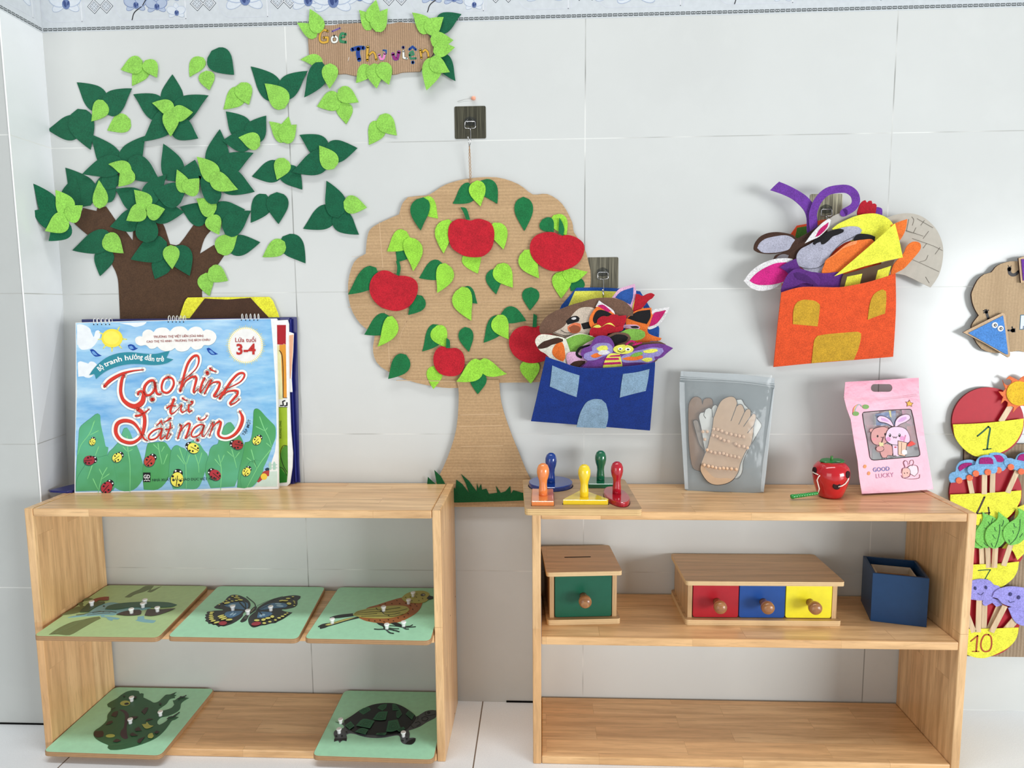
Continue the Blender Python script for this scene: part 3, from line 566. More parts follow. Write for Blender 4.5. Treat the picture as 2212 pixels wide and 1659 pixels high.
MB().pxl(TF, px('G', '640 1603 655 1500 664 1408 712 1452 735 1470 714 1354 765 1402 800 1465 880 1500 886 1430 930 1462 985 1532 960 1460 923 1386 985 1440 1045 1522 1046 1458 1060 1500 1078 1462 1086 1508 1120 1500 1140 1542 1205 1532 1194 1478 1232 1532 1270 1520 1306 1478 1312 1538 1330 1512 1400 1532 1500 1520 1500 1602 1400 1592 1200 1600 1050 1604 900 1608'), .0044, .0058, felt(16, 84, 42), bev=.0003).build('grass', tr)
tw_ = MB(); twm = plain(172, 140, 108, .9, .1, name='twine')
for q, ph in ((-.0012, 0), (.0014, pi)):
    tw_.tube([(.3693 + q * min(1, (1.190 - z_) * 40) * (1 if z_ > 1.13 else max(0, (z_ - 1.1) / .03)) + .0004 * sin(z_ * 900 + ph), -.0185 + .0115 * (1.187 - z_) / .078, z_) for z_ in [1.187 - .078 * i / 40 for i in range(41)]], .0008, twm, n=6)
tw_.build('twine', tr)
# ================================================================== felt house pockets and the masks inside them
FC = dict(brown=(112, 84, 68), tan=(206, 190, 172), cream=(232, 226, 208), black=(28, 26, 28), orange=(246, 116, 48), red=(176, 26, 42), green=(126, 178, 74), blue=(44, 86, 160),
    pink=(228, 178, 208), white=(226, 224, 224), magenta=(188, 30, 100), purple=(112, 62, 140), lav=(150, 140, 196), yellow=(240, 234, 96), dbrown=(66, 44, 34), peach=(232, 122, 82), lorange=(250, 144, 92),
    mustard=(206, 162, 46), vpurple=(106, 56, 152), dpurple=(92, 44, 124), grey=(172, 172, 188), lgrey=(200, 198, 196), kraft=(186, 178, 160), grn=(70, 116, 40), hot=(206, 38, 128), ltblue=(136, 168, 196), navy=(20, 58, 138), yel=(244, 246, 74), warm=(176, 164, 146))
def item(name, label, cat, fr, lev, parts, group=None, th=.0014, flat1=False):
    """parts: (part name, colour, crop, outline, extra level[, smooth]); the first one is the body"""
    z = lev
    c0 = fr.hit(*px(parts[0][2], parts[0][3])[0], z)
    t = thing(name, tuple(fr.pt(c0[0], c0[1], z)), label, cat, group)
    for q in parts:
        nm, col, cr, P, e = q[:5]; k = q[5] if len(q) > 5 else 4; P = px(cr, P)
        w = q[6] if len(q) > 6 else None; za = z + (th + (e - 1) * .0003 if e >= 1 else e * .0015); zb = za + (.0005 if e >= 1 else th)
        m = felt(*FC[col]) if col in FC else col
        if w: MB().stroke(fr, P, w, za, zb, m, k=4).build(nm, t)
        else: MB().pxl(fr, sm(P, k=k), za, zb, m, bev=.0003).build(nm, t)
    return t
def el(cr, cx, cy, rx, ry=None, rot=0): return flatl(ell(cx, cy, rx, ry, rot, 18))
# ---- blue pocket
bp = thing('felt_wall_pocket', (.62, -.001, .60), 'dark blue felt house pocket with light blue windows and door, stuffed with animal masks', 'wall pocket', None)
BB = Fr((0, -.0095, 0), (1, 0, 0), (0, 0, 1))
MB().pxl(BB, sm(px('H', '250 960 330 640 385 495 520 338 700 336 900 345 1090 370 1180 520 1262 700 1256 800 1225 1000 1180 1610 112 1532'), k=3, ang=12), -.0018, 0, felt(30, 74, 150), bev=.0003).build('back_panel', bp)
MB().pxl(BB, px('H', '445 505 506 368 700 366 900 372 1010 384 1120 520 1100 620 1000 640 460 640'), .0002, .0014, felt(244, 240, 92), bev=.0003).build('roof_patch', bp)
BF = Fr((0, -.0140, .610), (1, 0, 0), (0, -.43, 1))
MB().pxl(BF, sm(px('H', '245 955 320 985 400 1010 480 1040 560 1056 660 1062 760 1060 880 1052 1000 1042 1110 1030 1222 1006 1224 1040 1206 1300 1178 1619 700 1580 112 1535 150 1380 200 1150'), k=3, ang=35), 0, .0018, felt(20, 52, 132), bev=.0004).build('front_panel', bp)
for nm, P in (('window', '302 1036 420 1085 547 1126 536 1220 520 1319 400 1275 280 1223 292 1130'), ('window', '936 1112 1060 1096 1174 1068 1160 1170 1140 1264 1030 1290 907 1323 920 1210'), ('door', '519 1588 540 1500 562 1440 600 1375 640 1348 690 1336 745 1342 785 1380 804 1460 800 1530 782 1598')):
    MB().pxl(BF, sm(px('H', P), k=3, ang=30), .0018, .0030, felt(138, 170, 196), bev=.0003).build(nm, bp)
CF = Fr((0, -.0135, .70), (1, 0, 0), (0, -.16, 1)); S_ = .0031
G1 = 'felt masks in the blue pocket'
item('felt_mask', 'felt mask with blue pointed ear edged in pink, at the back of the blue pocket', 'mask', CF, 0, [('ear', 'pink', 'H', '838 426 900 352 970 325 1042 303 1054 400 1022 505 1020 620 940 620 900 480', 0), ('inner_ear', 'blue', 'H', '866 426 920 372 1030 334 1026 420 1004 490 930 455', 1)], G1)
item('felt_mask', 'red felt crown-like comb sticking up at the back right of the blue pocket', 'mask', CF, S_, [('comb', 'red', 'H', '1052 394 1082 398 1112 412 1150 395 1190 386 1222 402 1200 432 1165 455 1120 510 1075 560 1060 700 1000 700 1028 530', 0)], G1)
item('felt_mask', 'orange felt fox mask with large black eyes and magenta ear, right in the blue pocket', 'mask', CF, S_ * 2, [('face', 'orange', 'H', '965 622 1010 570 1060 542 1120 524 1190 518 1196 570 1212 600 1200 660 1160 690 1162 742 1210 770 1282 790 1266 812 1180 818 1180 1020 900 1020 940 800 960 700', 0),
    ('ear', 'white', 'H', '1196 548 1280 524 1356 510 1310 610 1250 680 1180 712 1150 700', -1), ('inner_ear', 'magenta', 'H', '1212 572 1270 552 1322 540 1280 610 1230 665 1170 688', .2), ('eye_hole', 'black', 'H', '975 612 1030 572 1080 548 1180 535 1184 600 1150 664 1080 648 1040 636', 1), ('cheek', 'pink', 'H', '930 672 1000 668 1060 672 1090 690 1080 712 1000 706 940 700', 1)], G1)
item('felt_mask', 'large brown felt dog mask with cream muzzle and black eyes, left in blue pocket', 'mask', CF, S_ * 3, [('hat_brim', 'cream', 'H', '200 700 250 610 350 545 440 510 560 470 400 540 260 620 210 690', -.6), ('head', 'brown', 'H', '196 752 186 700 215 640 262 588 330 548 400 520 480 490 560 468 640 444 720 430 800 428 870 434 960 468 1025 540 1025 590 960 592 900 700 800 880 560 1060 420 1000 300 752', 0),
    ('muzzle', 'tan', 'H', '310 742 400 690 440 640 500 560 560 518 640 512 690 530 660 680 600 780 480 820 400 780', 1), ('eye', 'black', 'H', '424 640 470 600 520 590 548 610 540 640 500 652 440 670', 2), ('eye_glint', 'white', 'H', el('H', 496, 614, 22, 11, -8), 3), ('eye', 'black', 'H', '560 660 620 645 650 645 650 700 580 712', 2),
    ('nose', 'peach', 'H', '470 665 510 652 555 660 562 700 540 738 480 745 445 720 440 690', 3), ('nose_tip', plain(150, 84, 58, .8, .1), 'H', '450 695 500 672 550 690 556 715 530 738 470 740', 4), ('mouth', 'black', 'H', '320 738 380 760 430 768 480 765', 3, 3, 1.0), ('mouth', 'black', 'H', '380 716 420 740 470 742', 3, 3, 1.0)], G1)
item('felt_mask', 'orange rimmed black eye mask with small white ear, middle of the blue pocket', 'mask', CF, S_ * 4.4, [('ear', 'white', 'H', '692 508 722 452 760 480 850 542 870 610 800 620', -.6), ('inner_ear', 'magenta', 'H', '708 500 760 492 830 545 800 560', .1), ('eye_rim', 'orange', 'H', '634 618 660 560 702 508 780 518 845 562 870 590 862 640 700 760 640 680', 0), ('eye_hole', 'black', 'H', '666 620 690 560 730 536 790 550 845 580 790 595 730 610 700 652 680 662', 1)], G1)
item('felt_mask', 'dark red scalloped felt comb, upper of two in the middle of the blue pocket', 'mask', CF, S_ * 5.2, [('comb', 'red', 'H', '704 650 710 622 740 598 775 592 800 600 830 580 880 580 905 590 965 585 962 640 935 688 900 720 760 760 720 700', 0)], G1)
item('felt_mask', 'dark red scalloped felt comb, lower of two, edged in yellow, in the blue pocket', 'mask', CF, S_ * 6, [('edge', 'yellow', 'H', '660 700 690 676 720 672 745 690 790 660 830 655 870 690 800 720 700 740', -.5), ('comb', 'red', 'H', '640 762 642 715 670 694 710 698 745 690 790 666 835 672 870 688 905 682 942 690 930 722 870 740 800 748 780 860 700 860', 0)], G1)
item('felt_mask', 'light green felt frog mask with rounded cheeks, across the middle of the blue pocket', 'mask', CF, S_ * 6.8, [('edge', 'cream', 'H', '380 845 420 795 500 758 560 748 672 774 560 790 440 820', -.6), ('face', 'green', 'H', '384 862 400 826 440 796 500 768 560 756 620 762 674 782 800 790 960 716 1030 706 1090 714 1132 735 1132 775 1085 806 1000 830 900 1000 560 1040 400 912', 0), ('eye', 'black', 'H', '1000 684 1050 680 1080 690 1075 700 1020 700', 1)], G1)
item('felt_mask', 'brown ringed black felt nose mask behind the butterfly, in the blue pocket', 'mask', CF, S_ * 7.6, [('rim', 'brown', 'H', '795 772 860 742 930 740 985 756 1008 790 985 830 1140 830 1250 818 1320 845 1200 1020 900 1020 840 900', 0), ('hole', 'black', 'H', '818 782 880 756 950 762 984 785 960 820 900 838 850 856', 1)], G1)
item('felt_mask', 'cream felt cow mask with brown patch and orange nose, far left of the blue pocket', 'mask', CF, S_ * 8.4, [('face', 'cream', 'H', '150 830 162 785 200 758 260 758 320 768 410 790 440 840 470 960 440 1060 330 1010 240 930 190 900', 0), ('patch', 'dbrown', 'H', '168 868 200 838 230 818 265 808 300 796 350 786 398 800 400 818 350 838 300 850 260 872 215 884 180 886', 1), ('nose', 'orange', 'H', '302 905 325 855 360 830 392 826 410 870 420 960 400 1000 350 980 312 945', 1)], G1)
item('felt_mask', 'pink felt pig mask with black ringed eye, low in the blue pocket', 'mask', CF, S_ * 9.2, [('face', plain(190, 160, 170, .9, .1), 'H', '545 890 600 840 680 800 740 850 700 1080 480 1080 540 960', -.5), ('snout', 'pink', 'H', '428 972 436 932 470 914 540 918 600 950 640 1000 560 1060 440 1030', 0), ('eye_ring', 'black', 'H', '640 858 590 868 550 880 524 918 530 945 560 960', 1, 3, 5.5), ('mouth', 'dbrown', 'H', '462 1026 500 1000 560 990 600 996 590 1040 500 1060', 1)], G1)
def butterfly(name, label, lev, up):
    parts = [('wing', 'purple', 'H', '555 935 575 885 640 858 680 792 720 770 770 768 820 786 856 840 858 880 1035 882 1100 854 1200 842 1300 845 1386 880 1330 925 1290 960 1230 985 1180 1030 1060 1060 800 1075 640 1075 560 1060 620 1000 585 972', 0),
     ('wing_panel', 'lav', 'H', '584 968 592 930 660 905 655 870 700 840 760 832 815 840 846 880 835 925 760 955 690 985 620 990', 1), ('wing_panel', 'lav', 'H', '905 990 930 950 1020 912 1110 892 1200 874 1290 880 1302 908 1260 950 1215 955 1225 985 1170 1010 1060 1008 960 1010', 1),
     ('spot', 'yellow', 'H', '697 880 740 858 790 858 804 885 780 905 720 905', 2), ('spot', 'white', 'H', '708 922 740 900 790 898 822 918 790 935 730 940', 3), ('spot', 'orange', 'H', '645 948 690 925 740 925 750 945 710 962 670 966', 2),
     ('spot', 'yellow', 'H', '1115 905 1180 888 1240 886 1250 905 1200 922 1130 922', 2), ('spot', 'green', 'H', '1000 950 1040 925 1100 912 1118 930 1080 950 1030 958', 3), ('spot', 'orange', 'H', '922 975 980 958 1060 948 1112 945 1115 970 1060 988 980 990', 2), ('spot', 'yellow', 'H', '1100 985 1140 966 1195 966 1200 990 1150 1004', 2),
     ('body', 'yellow', 'H', '815 930 908 930 920 980 932 1042 900 1052 755 1056 770 1000', 3), ('stripe', 'magenta', 'H', '825 945 912 938 910 955 815 958', 4, 1), ('stripe', 'magenta', 'H', '780 968 898 966 902 985 772 988', 4, 1), ('stripe', 'magenta', 'H', '765 1010 915 1002 922 1022 760 1030', 4, 1),
     ('head', 'yellow', 'H', el('H', 940, 890, 92, 42, 0), 4), ('eye', WHT, 'H', el('H', 912, 886, 20, 12), 5), ('eye', WHT, 'H', el('H', 980, 890, 24, 14), 5), ('pupil', BLK, 'H', el('H', 912, 888, 10, 6), 6), ('pupil', BLK, 'H', el('H', 982, 892, 12, 7), 6), ('mouth', BLK, 'H', '890 905 925 916 955 905', 5, 3, 1.2),
     ('antenna', 'magenta', 'H', '960 850 1010 815 1050 830', 4, 3, 4), ('antenna', 'magenta', 'H', '1030 850 1100 832', 4, 3, 4)]
    return item(name, label, 'mask', CF, lev, parts, G1)
item('felt_butterfly_mask', 'purple felt butterfly mask, lower one half sunk inside the blue pocket', 'mask', CF, S_ * 10.2, [('wing', 'purple', 'H', '545 1056 590 1020 640 1002 760 985 780 1100 560 1100', 0), ('wing_panel', 'lav', 'H', '570 1062 610 1030 660 1018 750 1018 750 1090 590 1090', 1), ('spot', 'green', 'H', '615 1060 640 1044 700 1044 722 1060 700 1075', 2)], G1)
butterfly('felt_butterfly_mask', 'purple felt butterfly mask with smiling yellow head and striped body, topmost in the blue pocket', S_ * 11.2, 1)
# ---- orange pocket
op = thing('felt_wall_pocket', (1.08, -.001, .74), 'orange felt house pocket with mustard arched windows and door, hanging at right', 'wall pocket', None)
OB = Fr((0, -.004, 0), (1, 0, 0), (0, 0, 1))
MB().pxl(OB, sm(px('I', '378 1000 400 800 455 525 508 452 600 435 700 408 820 395 1000 440 1180 640 1330 860 1310 1540 330 1625'), k=3, ang=12), -.0018, 0, felt(240, 84, 44), bev=.0003).build('back_panel', op)
MB().pxl(OB, px('I', '494 548 510 470 600 455 720 445 800 560 600 600'), .0002, .0014, felt(70, 116, 40), bev=.0003).build('roof_patch', op)
OF = Fr((0, -.0065, .738), (1, 0, 0), (0, -.34, 1))
MB().pxl(OF, sm(px('I', '378 1012 460 985 560 965 700 966 860 968 980 950 1100 925 1220 890 1330 853 1334 1100 1326 1300 1310 1546 1000 1572 640 1600 312 1632 330 1450 350 1250'), k=3, ang=35), 0, .0018, felt(242, 86, 42), bev=.0004).build('front_panel', op)
for nm, P in (('window', '474 1274 476 1180 490 1120 515 1088 560 1072 620 1074 665 1084 698 1110 698 1150 690 1220 680 1293 580 1284'), ('window', '1098 1238 1105 1170 1115 1110 1140 1040 1180 1002 1222 985 1250 1000 1253 1050 1250 1120 1242 1186 1170 1210'), ('door', '629 1600 640 1500 652 1410 680 1372 760 1358 900 1346 1010 1338 1043 1352 1040 1400 1020 1480 1000 1530 982 1572 800 1584')):
    MB().pxl(OF, sm(px('I', P), k=3, ang=30), .0018, .0030, felt(*FC['mustard']), bev=.0003).build(nm, op)
C2 = Fr((0, -.0085, .84), (1, 0, 0), (0, -.12, 1)); Q_ = .0030; G2 = 'felt cut-outs in the orange pocket'
def it2(name, label, cat, lev, parts): return item(name, label, cat, C2, Q_ * lev, parts, G2)
it2('paper_dome', 'grey paper dome with pencilled brick lines sticking out right of the orange pocket', 'cut-out', 0, [('dome', plain(186, 180, 168, .9, .1), 'I', '1240 410 1300 372 1370 354 1450 350 1530 368 1600 410 1665 478 1705 555 1726 640 1722 740 1700 840 1665 910 1622 968 1540 930 1460 890 1380 860 1280 860 1200 900', 0)] +
    [('pencil_line', plain(120, 114, 104, .9, .1), 'I', P, 1, 2, .8) for P in ('1470 735 1560 775 1690 835', '1466 380 1482 405 1470 450', '1540 450 1570 410', '1510 395 1640 470', '1440 400 1420 500 1500 520', '1560 560 1605 500', '1470 560 1640 620 1720 660', '1600 700 1580 740 1530 755', '1660 690 1700 635', '1500 470 1480 510', '1560 640 1590 600', '1580 880 1610 930', '1380 480 1440 500 1560 540')])
it2('felt_cutout', 'purple felt scrap at the back behind the red felt hand', 'cut-out', .2, [('scrap', 'vpurple', 'I', '1140 320 1170 298 1210 306 1220 330 1216 420 1150 420', 0)])
it2('felt_hand', 'small red felt hand at the top of the orange pocket', 'cut-out', 1, [('hand', 'red', 'I', '1000 420 1010 340 1030 280 1055 250 1078 240 1092 262 1110 246 1130 246 1138 272 1155 268 1172 284 1165 340 1150 420', 0)])
it2('felt_cutout', 'grey felt tufted head behind the yellow band of the orange pocket', 'cut-out', 1.8, [('head', plain(176, 170, 164, .92, .1), 'I', '745 470 760 420 800 380 860 352 930 350 965 318 1000 285 996 330 1010 380 960 520 780 560', 0)])
it2('felt_ribbon', 'long purple felt strap end pointing upper left from the orange pocket', 'ribbon', 1.0, [('strap', 'vpurple', 'I', '285 158 320 122 360 86 450 124 560 186 620 240 655 300 680 420 660 560 600 560 590 480 588 390 560 318 480 240 400 198 330 172', 0)])
it2('felt_ribbon', 'purple felt strap curled in a large loop above the orange pocket', 'ribbon', 2.6, [('strap', 'vpurple', 'I', '660 560 640 400 650 320 690 235 760 170 850 148 930 150 985 190 1000 250 975 300 900 345', 0, 6, 17)])
it2('felt_mask', 'dark brown felt donkey mask with long grey lined ear, left of the orange pocket', 'mask', 3.4, [('head', 'dbrown', 'I', '420 660 470 590 540 545 620 500 720 430 760 470 740 620 600 760 420 780 310 735 330 700 380 680', 0), ('ear', 'dbrown', 'I', '145 640 158 595 200 545 260 516 330 506 400 512 470 530 525 575 500 640 440 662 360 682 280 690 200 682 155 662', 1), ('inner_ear', 'grey', 'I', '176 640 195 600 240 565 310 545 400 533 455 545 492 572 465 610 440 650 380 670 300 680 220 676', 2), ('inner_ear', plain(120, 116, 120, .9, .1), 'I', '330 728 360 700 400 690 440 700 430 725', 2)])
it2('felt_cutout', 'bright yellow felt crescent band near the top of the orange pocket', 'cut-out', 4.2, [('band', 'yel', 'I', '800 480 850 440 920 405 1000 372 1080 355 1160 352 1230 372 1285 410 1310 460 1240 620 1100 620 900 560', 0)])
it2('felt_mask', 'grey felt animal snout mask with black brow, centre of the orange pocket', 'mask', 5.0, [('snout', 'grey', 'I', '503 720 515 680 545 645 600 615 680 570 760 520 830 488 900 466 960 458 1020 464 1050 490 1020 545 950 580 900 600 830 650 790 700 750 760 720 850 620 860 560 812 515 780', 0),
    ('brow', 'black', 'I', '638 606 655 570 690 542 740 515 800 492 860 478 898 486 895 506 850 528 805 545 770 580 735 606 712 610 704 588 676 598 655 614', 1), ('fold', plain(90, 90, 96, .9, .1), 'I', '520 790 600 812 690 800 760 740 800 680 880 600 980 545', 1, 3, 1.3)])
it2('felt_ear', 'small white and magenta felt ear folded in front of the donkey mask', 'cut-out', 6.0, [('ear', 'white', 'I', '574 600 640 510 720 430 775 393 792 408 770 470 700 540 640 570', 0), ('inner_ear', 'magenta', 'I', '660 548 700 480 772 424 758 470 700 530', 1)])
it2('felt_mask', 'black felt eye shape under the yellow band', 'cut-out', 5.8, [('eye', 'black', 'I', '980 565 1000 535 1040 520 1110 526 1160 545 1150 640 1020 640', 0)])
it2('felt_cutout', 'orange felt pieces stacked between the grey snout and the yellow house', 'cut-out', 6.8, [('piece', 'orange', 'I', '715 838 735 780 752 738 820 690 900 625 960 590 1010 576 1060 570 1130 566 1160 600 1100 700 900 920 730 900', 0), ('piece', 'lorange', 'I', '755 740 830 680 900 622 960 588 1010 576 1000 605 900 640 820 700', 1)])
it2('felt_cutout', 'orange pointed felt tip above the carrot, right of the yellow roof', 'cut-out', 4.6, [('tip', 'orange', 'I', '1290 450 1360 420 1428 398 1420 460 1400 520 1365 575 1330 600', 0)])
it2('felt_carrot', 'orange rounded felt finger shape right of the yellow house', 'cut-out', 6.4, [('finger', 'orange', 'I', '1280 900 1310 780 1392 690 1420 630 1455 596 1490 585 1530 596 1542 630 1525 670 1470 735 1400 810 1330 850', 0)])
it2('felt_rabbit_ear', 'large white felt rabbit ear lined in magenta, lowest left of the orange pocket', 'cut-out', 6.2, [('ear', 'white', 'I', '64 914 110 850 180 790 260 750 340 728 420 724 470 730 520 860 440 960 380 930 330 970 260 992 190 996 120 970', 0), ('inner_ear', 'hot', 'I', '112 912 150 868 200 828 270 790 340 764 420 758 440 800 420 900 370 928 290 946 200 948 150 936', 1)])
it2('felt_ribbon', 'dark purple felt strap folded at the lower left opening of the orange pocket', 'ribbon', 7.6, [('fold', 'dpurple', 'I', '365 800 420 765 500 728 515 770 540 808 620 840 640 960 460 980 440 860', 0), ('fold', 'dpurple', 'I', '640 838 740 850 860 838 900 860 880 1010 640 1010', .8)])
it2('felt_house', 'small brown felt house with yellow triangular roof and windows in the orange pocket', 'cut-out', 9.0, [('wall', plain(92, 76, 60, .92, .1), 'I', '858 1010 878 900 892 862 1100 800 1320 742 1290 830 1262 900 1000 980', 0, 1), ('window', 'yel', 'I', '895 1000 912 930 926 878 1052 853 1042 900 1028 965', 1, 1), ('window', 'yel', 'I', '1158 925 1170 870 1182 824 1292 788 1276 850 1258 900', 1, 1), ('roof', 'yel', 'I', '819 874 960 754 1080 650 1200 545 1325 434 1360 570 1391 718 1240 750 1080 790 950 830', 2, 1)])
it2('felt_ribbon', 'purple felt strap curling over the front left lip of the orange pocket', 'ribbon', 11.6, [('strap', 'dpurple', 'I', '374 1000 390 940 425 870 478 822 530 812 600 830 660 850 700 900 690 965 640 945 590 932 540 938 480 970 430 1010 395 1028', 0), ('inner_fold', felt(74, 34, 102), 'I', '480 850 520 840 600 870 690 955 600 925 520 900 490 880', 1)])
# ---- yellow roofed pocket behind the books
yp = thing('felt_wall_pocket', (-.16, -.001, .60), 'yellow and brown felt house pocket, only its roof showing above the standing books', 'wall pocket')
YB = Fr((0, -.0055, 0), (1, 0, 0), (0, 0, 1))
MB().pxl(YB, sm(px('K', '-120 900 20 480 62 350 100 230 140 130 175 88 400 84 1100 80 1390 78 1440 130 1480 220 1542 385 1640 900'), k=3, ang=30), 0, .0016, felt(246, 232, 60), bev=.0003).build('roof', yp)
MB().pxl(YB, px('K', '100 560 215 382 430 101 560 110 770 118 950 105 1112 92 1200 190 1385 384 1500 560'), .0016, .0028, felt(72, 48, 34), bev=.0003).build('front_panel', yp)
# ================================================================== animal puzzles lying on the shelves
def xf(mb, M): mb.v = [M @ v for v in mb.v]; return mb
ZP = .2543 + .0088; ZB = .0158 + .0088
PG, PG0 = plain(176, 236, 198, .38, .45, name='puzzle_paint'), plain(184, 216, 156, .38, .45, name='puzzle_paint')
def puzzle(corners, z, label, paint):
    t = thing('puzzle_board', (corners[0][0] + .1, corners[0][1] + .1, z - .0088), label, 'puzzle', 'green wooden animal peg puzzles')
    P = []; n = 4; r = .012
    for i in range(4):
        a, b_, c = Vector(corners[i - 1]), Vector(corners[i]), Vector(corners[(i + 1) % 4])
        u, v = (a - b_).normalized(), (c - b_).normalized()
        for q in (0, .25, .5, .75, 1): P.append(tuple(b_ + u * r * (1 - q) ** 2 + v * r * q * q))
    MB().prism(hor(z), P, -.0088, -.0003, plyedge((176, 138, 98), (112, 84, 58), .0034), bev=.0006).build('plywood_base', t)
    I = []; cx = sum(p[0] for p in P) / len(P); cy = sum(p[1] for p in P) / len(P)
    for p in P: I.append((cx + (p[0] - cx) * .991, cy + (p[1] - cy) * .991))
    MB().prism(hor(z), I, -.0003, 0, paint).build('painted_face', t)
    return t
WK = plain(246, 246, 244, .25, .5, name='white_plastic')
def piece(name, label, cr, z, body, decor=(), pegs=(), k=3, cat='puzzle piece', lift=.0006):
    fr = hor(z); c0 = fr.hit(*px(cr, body[1])[0]); t = thing(name, (c0[0], c0[1], z), label, cat, 'pieces of the animal puzzles')
    m = MB()
    m.pxl(fr, sm(px(cr, body[1]), k=k), 0, lift, plain(*body[0], .4, .4, name='puzzle_paint'))
    h = lift
    for d in decor:
        if len(d) == 3: m.stroke(fr, px(cr, d[1]), d[2], h, h + .00015, plain(*d[0], .4, .4, name='puzzle_paint'))
        else: m.pxl(fr, sm(px(cr, d[1]), k=k), h, h + .00015, plain(*d[0], .4, .4, name='puzzle_paint'))
        h += .00008
    m.build('painted_piece', t)
    for x, y in pegs:
        a, b_ = fr.hit(*px(cr, (x, y))[0])
        MB().lathe((a, b_, z + lift), [(.0036, 0), (.0034, .003), (.0040, .0062), (.0050, .0074), (.0052, .0092), (.0044, .0102)], WK, n=14).build('knob', t)
    return t
puzzle([(-.4385, -.2440), (-.1985, -.2440), (-.2200, -.0075), (-.4490, -.0085)], ZP, 'green puzzle board with a blue duck, left on the middle shelf', PG0)
puzzle([(-.1845, -.2400), (.0630, -.2420), (.0400, -.0065), (-.1985, -.0075)], ZP, 'green puzzle board with a butterfly, middle of the row on the middle shelf', PG)
puzzle([(.0735, -.2400), (.3085, -.2420), (.3030, -.0065), (.0690, -.0065)], ZP, 'green puzzle board with a bird, right end of the middle shelf', PG)
puzzle([(-.4480, -.2340), (-.2130, -.2380), (-.2190, -.0085), (-.4490, -.0085)], ZB, 'green puzzle board with a frog, left on the bottom shelf', PG)
puzzle([(.0750, -.2290), (.3080, -.2330), (.3030, -.0065), (.0725, -.0065)], ZB, 'green puzzle board with a turtle, right on the bottom shelf', PG)
SM = (112, 128, 84)
piece('puzzle_background_print', 'faded olive reed print rubbed off the duck puzzle board', 'p1', ZP, (SM, '330 842 420 780 520 725 640 675 760 650 880 622 985 608 1003 633 930 668 850 712 740 775 600 848 450 838'), [((118, 138, 96), '400 830 600 720 820 640', 3.0), ((134, 150, 104), '430 820 700 700', 1.5)], cat='print', lift=.0002)
piece('puzzle_background_print', 'dark olive scratched print at the back edge of the duck puzzle', 'p1', ZP, (SM, '1310 358 1400 300 1500 258 1580 214 1690 213 1640 270 1790 216 1660 292 1600 290 1640 255 1550 292 1440 325 1380 360'), cat='print', lift=.0002)
piece('puzzle_background_print', 'olive brown print left of the duck head on its puzzle board', 'p1', ZP, (SM, '486 592 560 550 640 505 700 480 740 478 700 440 760 420 780 440 770 470 800 475 760 520 720 555 620 578', ), [(SM, '770 400 800 375 850 368 905 378 860 395 800 405')], cat='print', lift=.0002)
piece('duck_puzzle_piece', 'light blue duck body puzzle piece with brown speckles', 'p1', ZP, ((132, 186, 196), '575 622 650 600 780 585 862 548 905 515 960 480 1070 436 1150 424 1245 436 1120 480 1060 516 1200 522 1400 492 1560 480 1664 464 1640 500 1530 524 1285 548 1182 586 1120 590 1000 592 880 600 760 606 640 618'), [((70, 84, 76), '690 588 780 576 960 540 1040 548', 2.2), ((86, 100, 92), '900 560 1000 545 1100 540 1200 552', 3.0), ((96, 112, 100), '830 590 960 572 1120 560', 2.0), ((20, 30, 28), el('p1', 1042, 473, 14, 7))], [])
piece('duck_head_puzzle_piece', 'dark green duck head puzzle piece with red beak and white knob', 'p1', ZP + .0008, ((60, 92, 66), '728 549 750 520 785 488 850 430 950 414 1050 412 1056 430 1030 445 970 470 900 502 862 535 830 546'), [((142, 60, 54), '862 412 905 388 950 370 1040 354 1108 352 1110 368 1080 372 1112 378 1100 392 1040 398 980 396 935 420')], [(888, 472)])
piece('duck_wing_puzzle_piece', 'long dark green wing puzzle piece with two white knobs', 'p1', ZP + .0008, ((56, 100, 78), '1058 512 1090 475 1160 452 1250 436 1450 420 1700 417 1880 426 1986 454 1920 478 1800 486 1640 486 1480 488 1340 494 1200 512'), [], [(1575, 448), (1548, 498)])
piece('duck_tail_puzzle_piece', 'dark brown tail puzzle piece of the duck with white knob', 'p1', ZP + .0008, ((72, 58, 52), '1202 578 1270 550 1360 530 1500 520 1530 542 1512 578 1400 592 1300 590'), [], [(1400, 570)])
piece('duck_tail_puzzle_piece', 'dark brown pointed rear puzzle piece of the duck with white knob', 'p1', ZP + .0008, ((72, 58, 52), '1568 590 1590 540 1612 511 1760 516 1860 508 1966 500 1920 520 1860 545 1800 566 1750 582 1650 598'), [], [(1735, 550)])
piece('duck_feet_print', 'two light blue duck feet printed in front of the duck', 'p1', ZP, ((132, 186, 196), '1448 660 1475 645 1478 610 1560 598 1566 640 1620 648 1716 660 1680 690 1600 686 1540 680 1490 668'), [((132, 186, 196), '1000 600 1030 592 1060 604 1150 614 1250 630 1220 646 1160 642 1150 662 1100 650 1070 620 1010 618')], cat='print', lift=.0002)
Yl, Rd, Bu = (226, 222, 116), (164, 44, 60), (76, 124, 166)
def spots(cr, L, rx=24, ry=10, col=Yl): return [(col, el(cr, L[i], L[i + 1], L[i + 2], L[i + 3], L[i + 4])) for i in range(0, len(L), 5)]
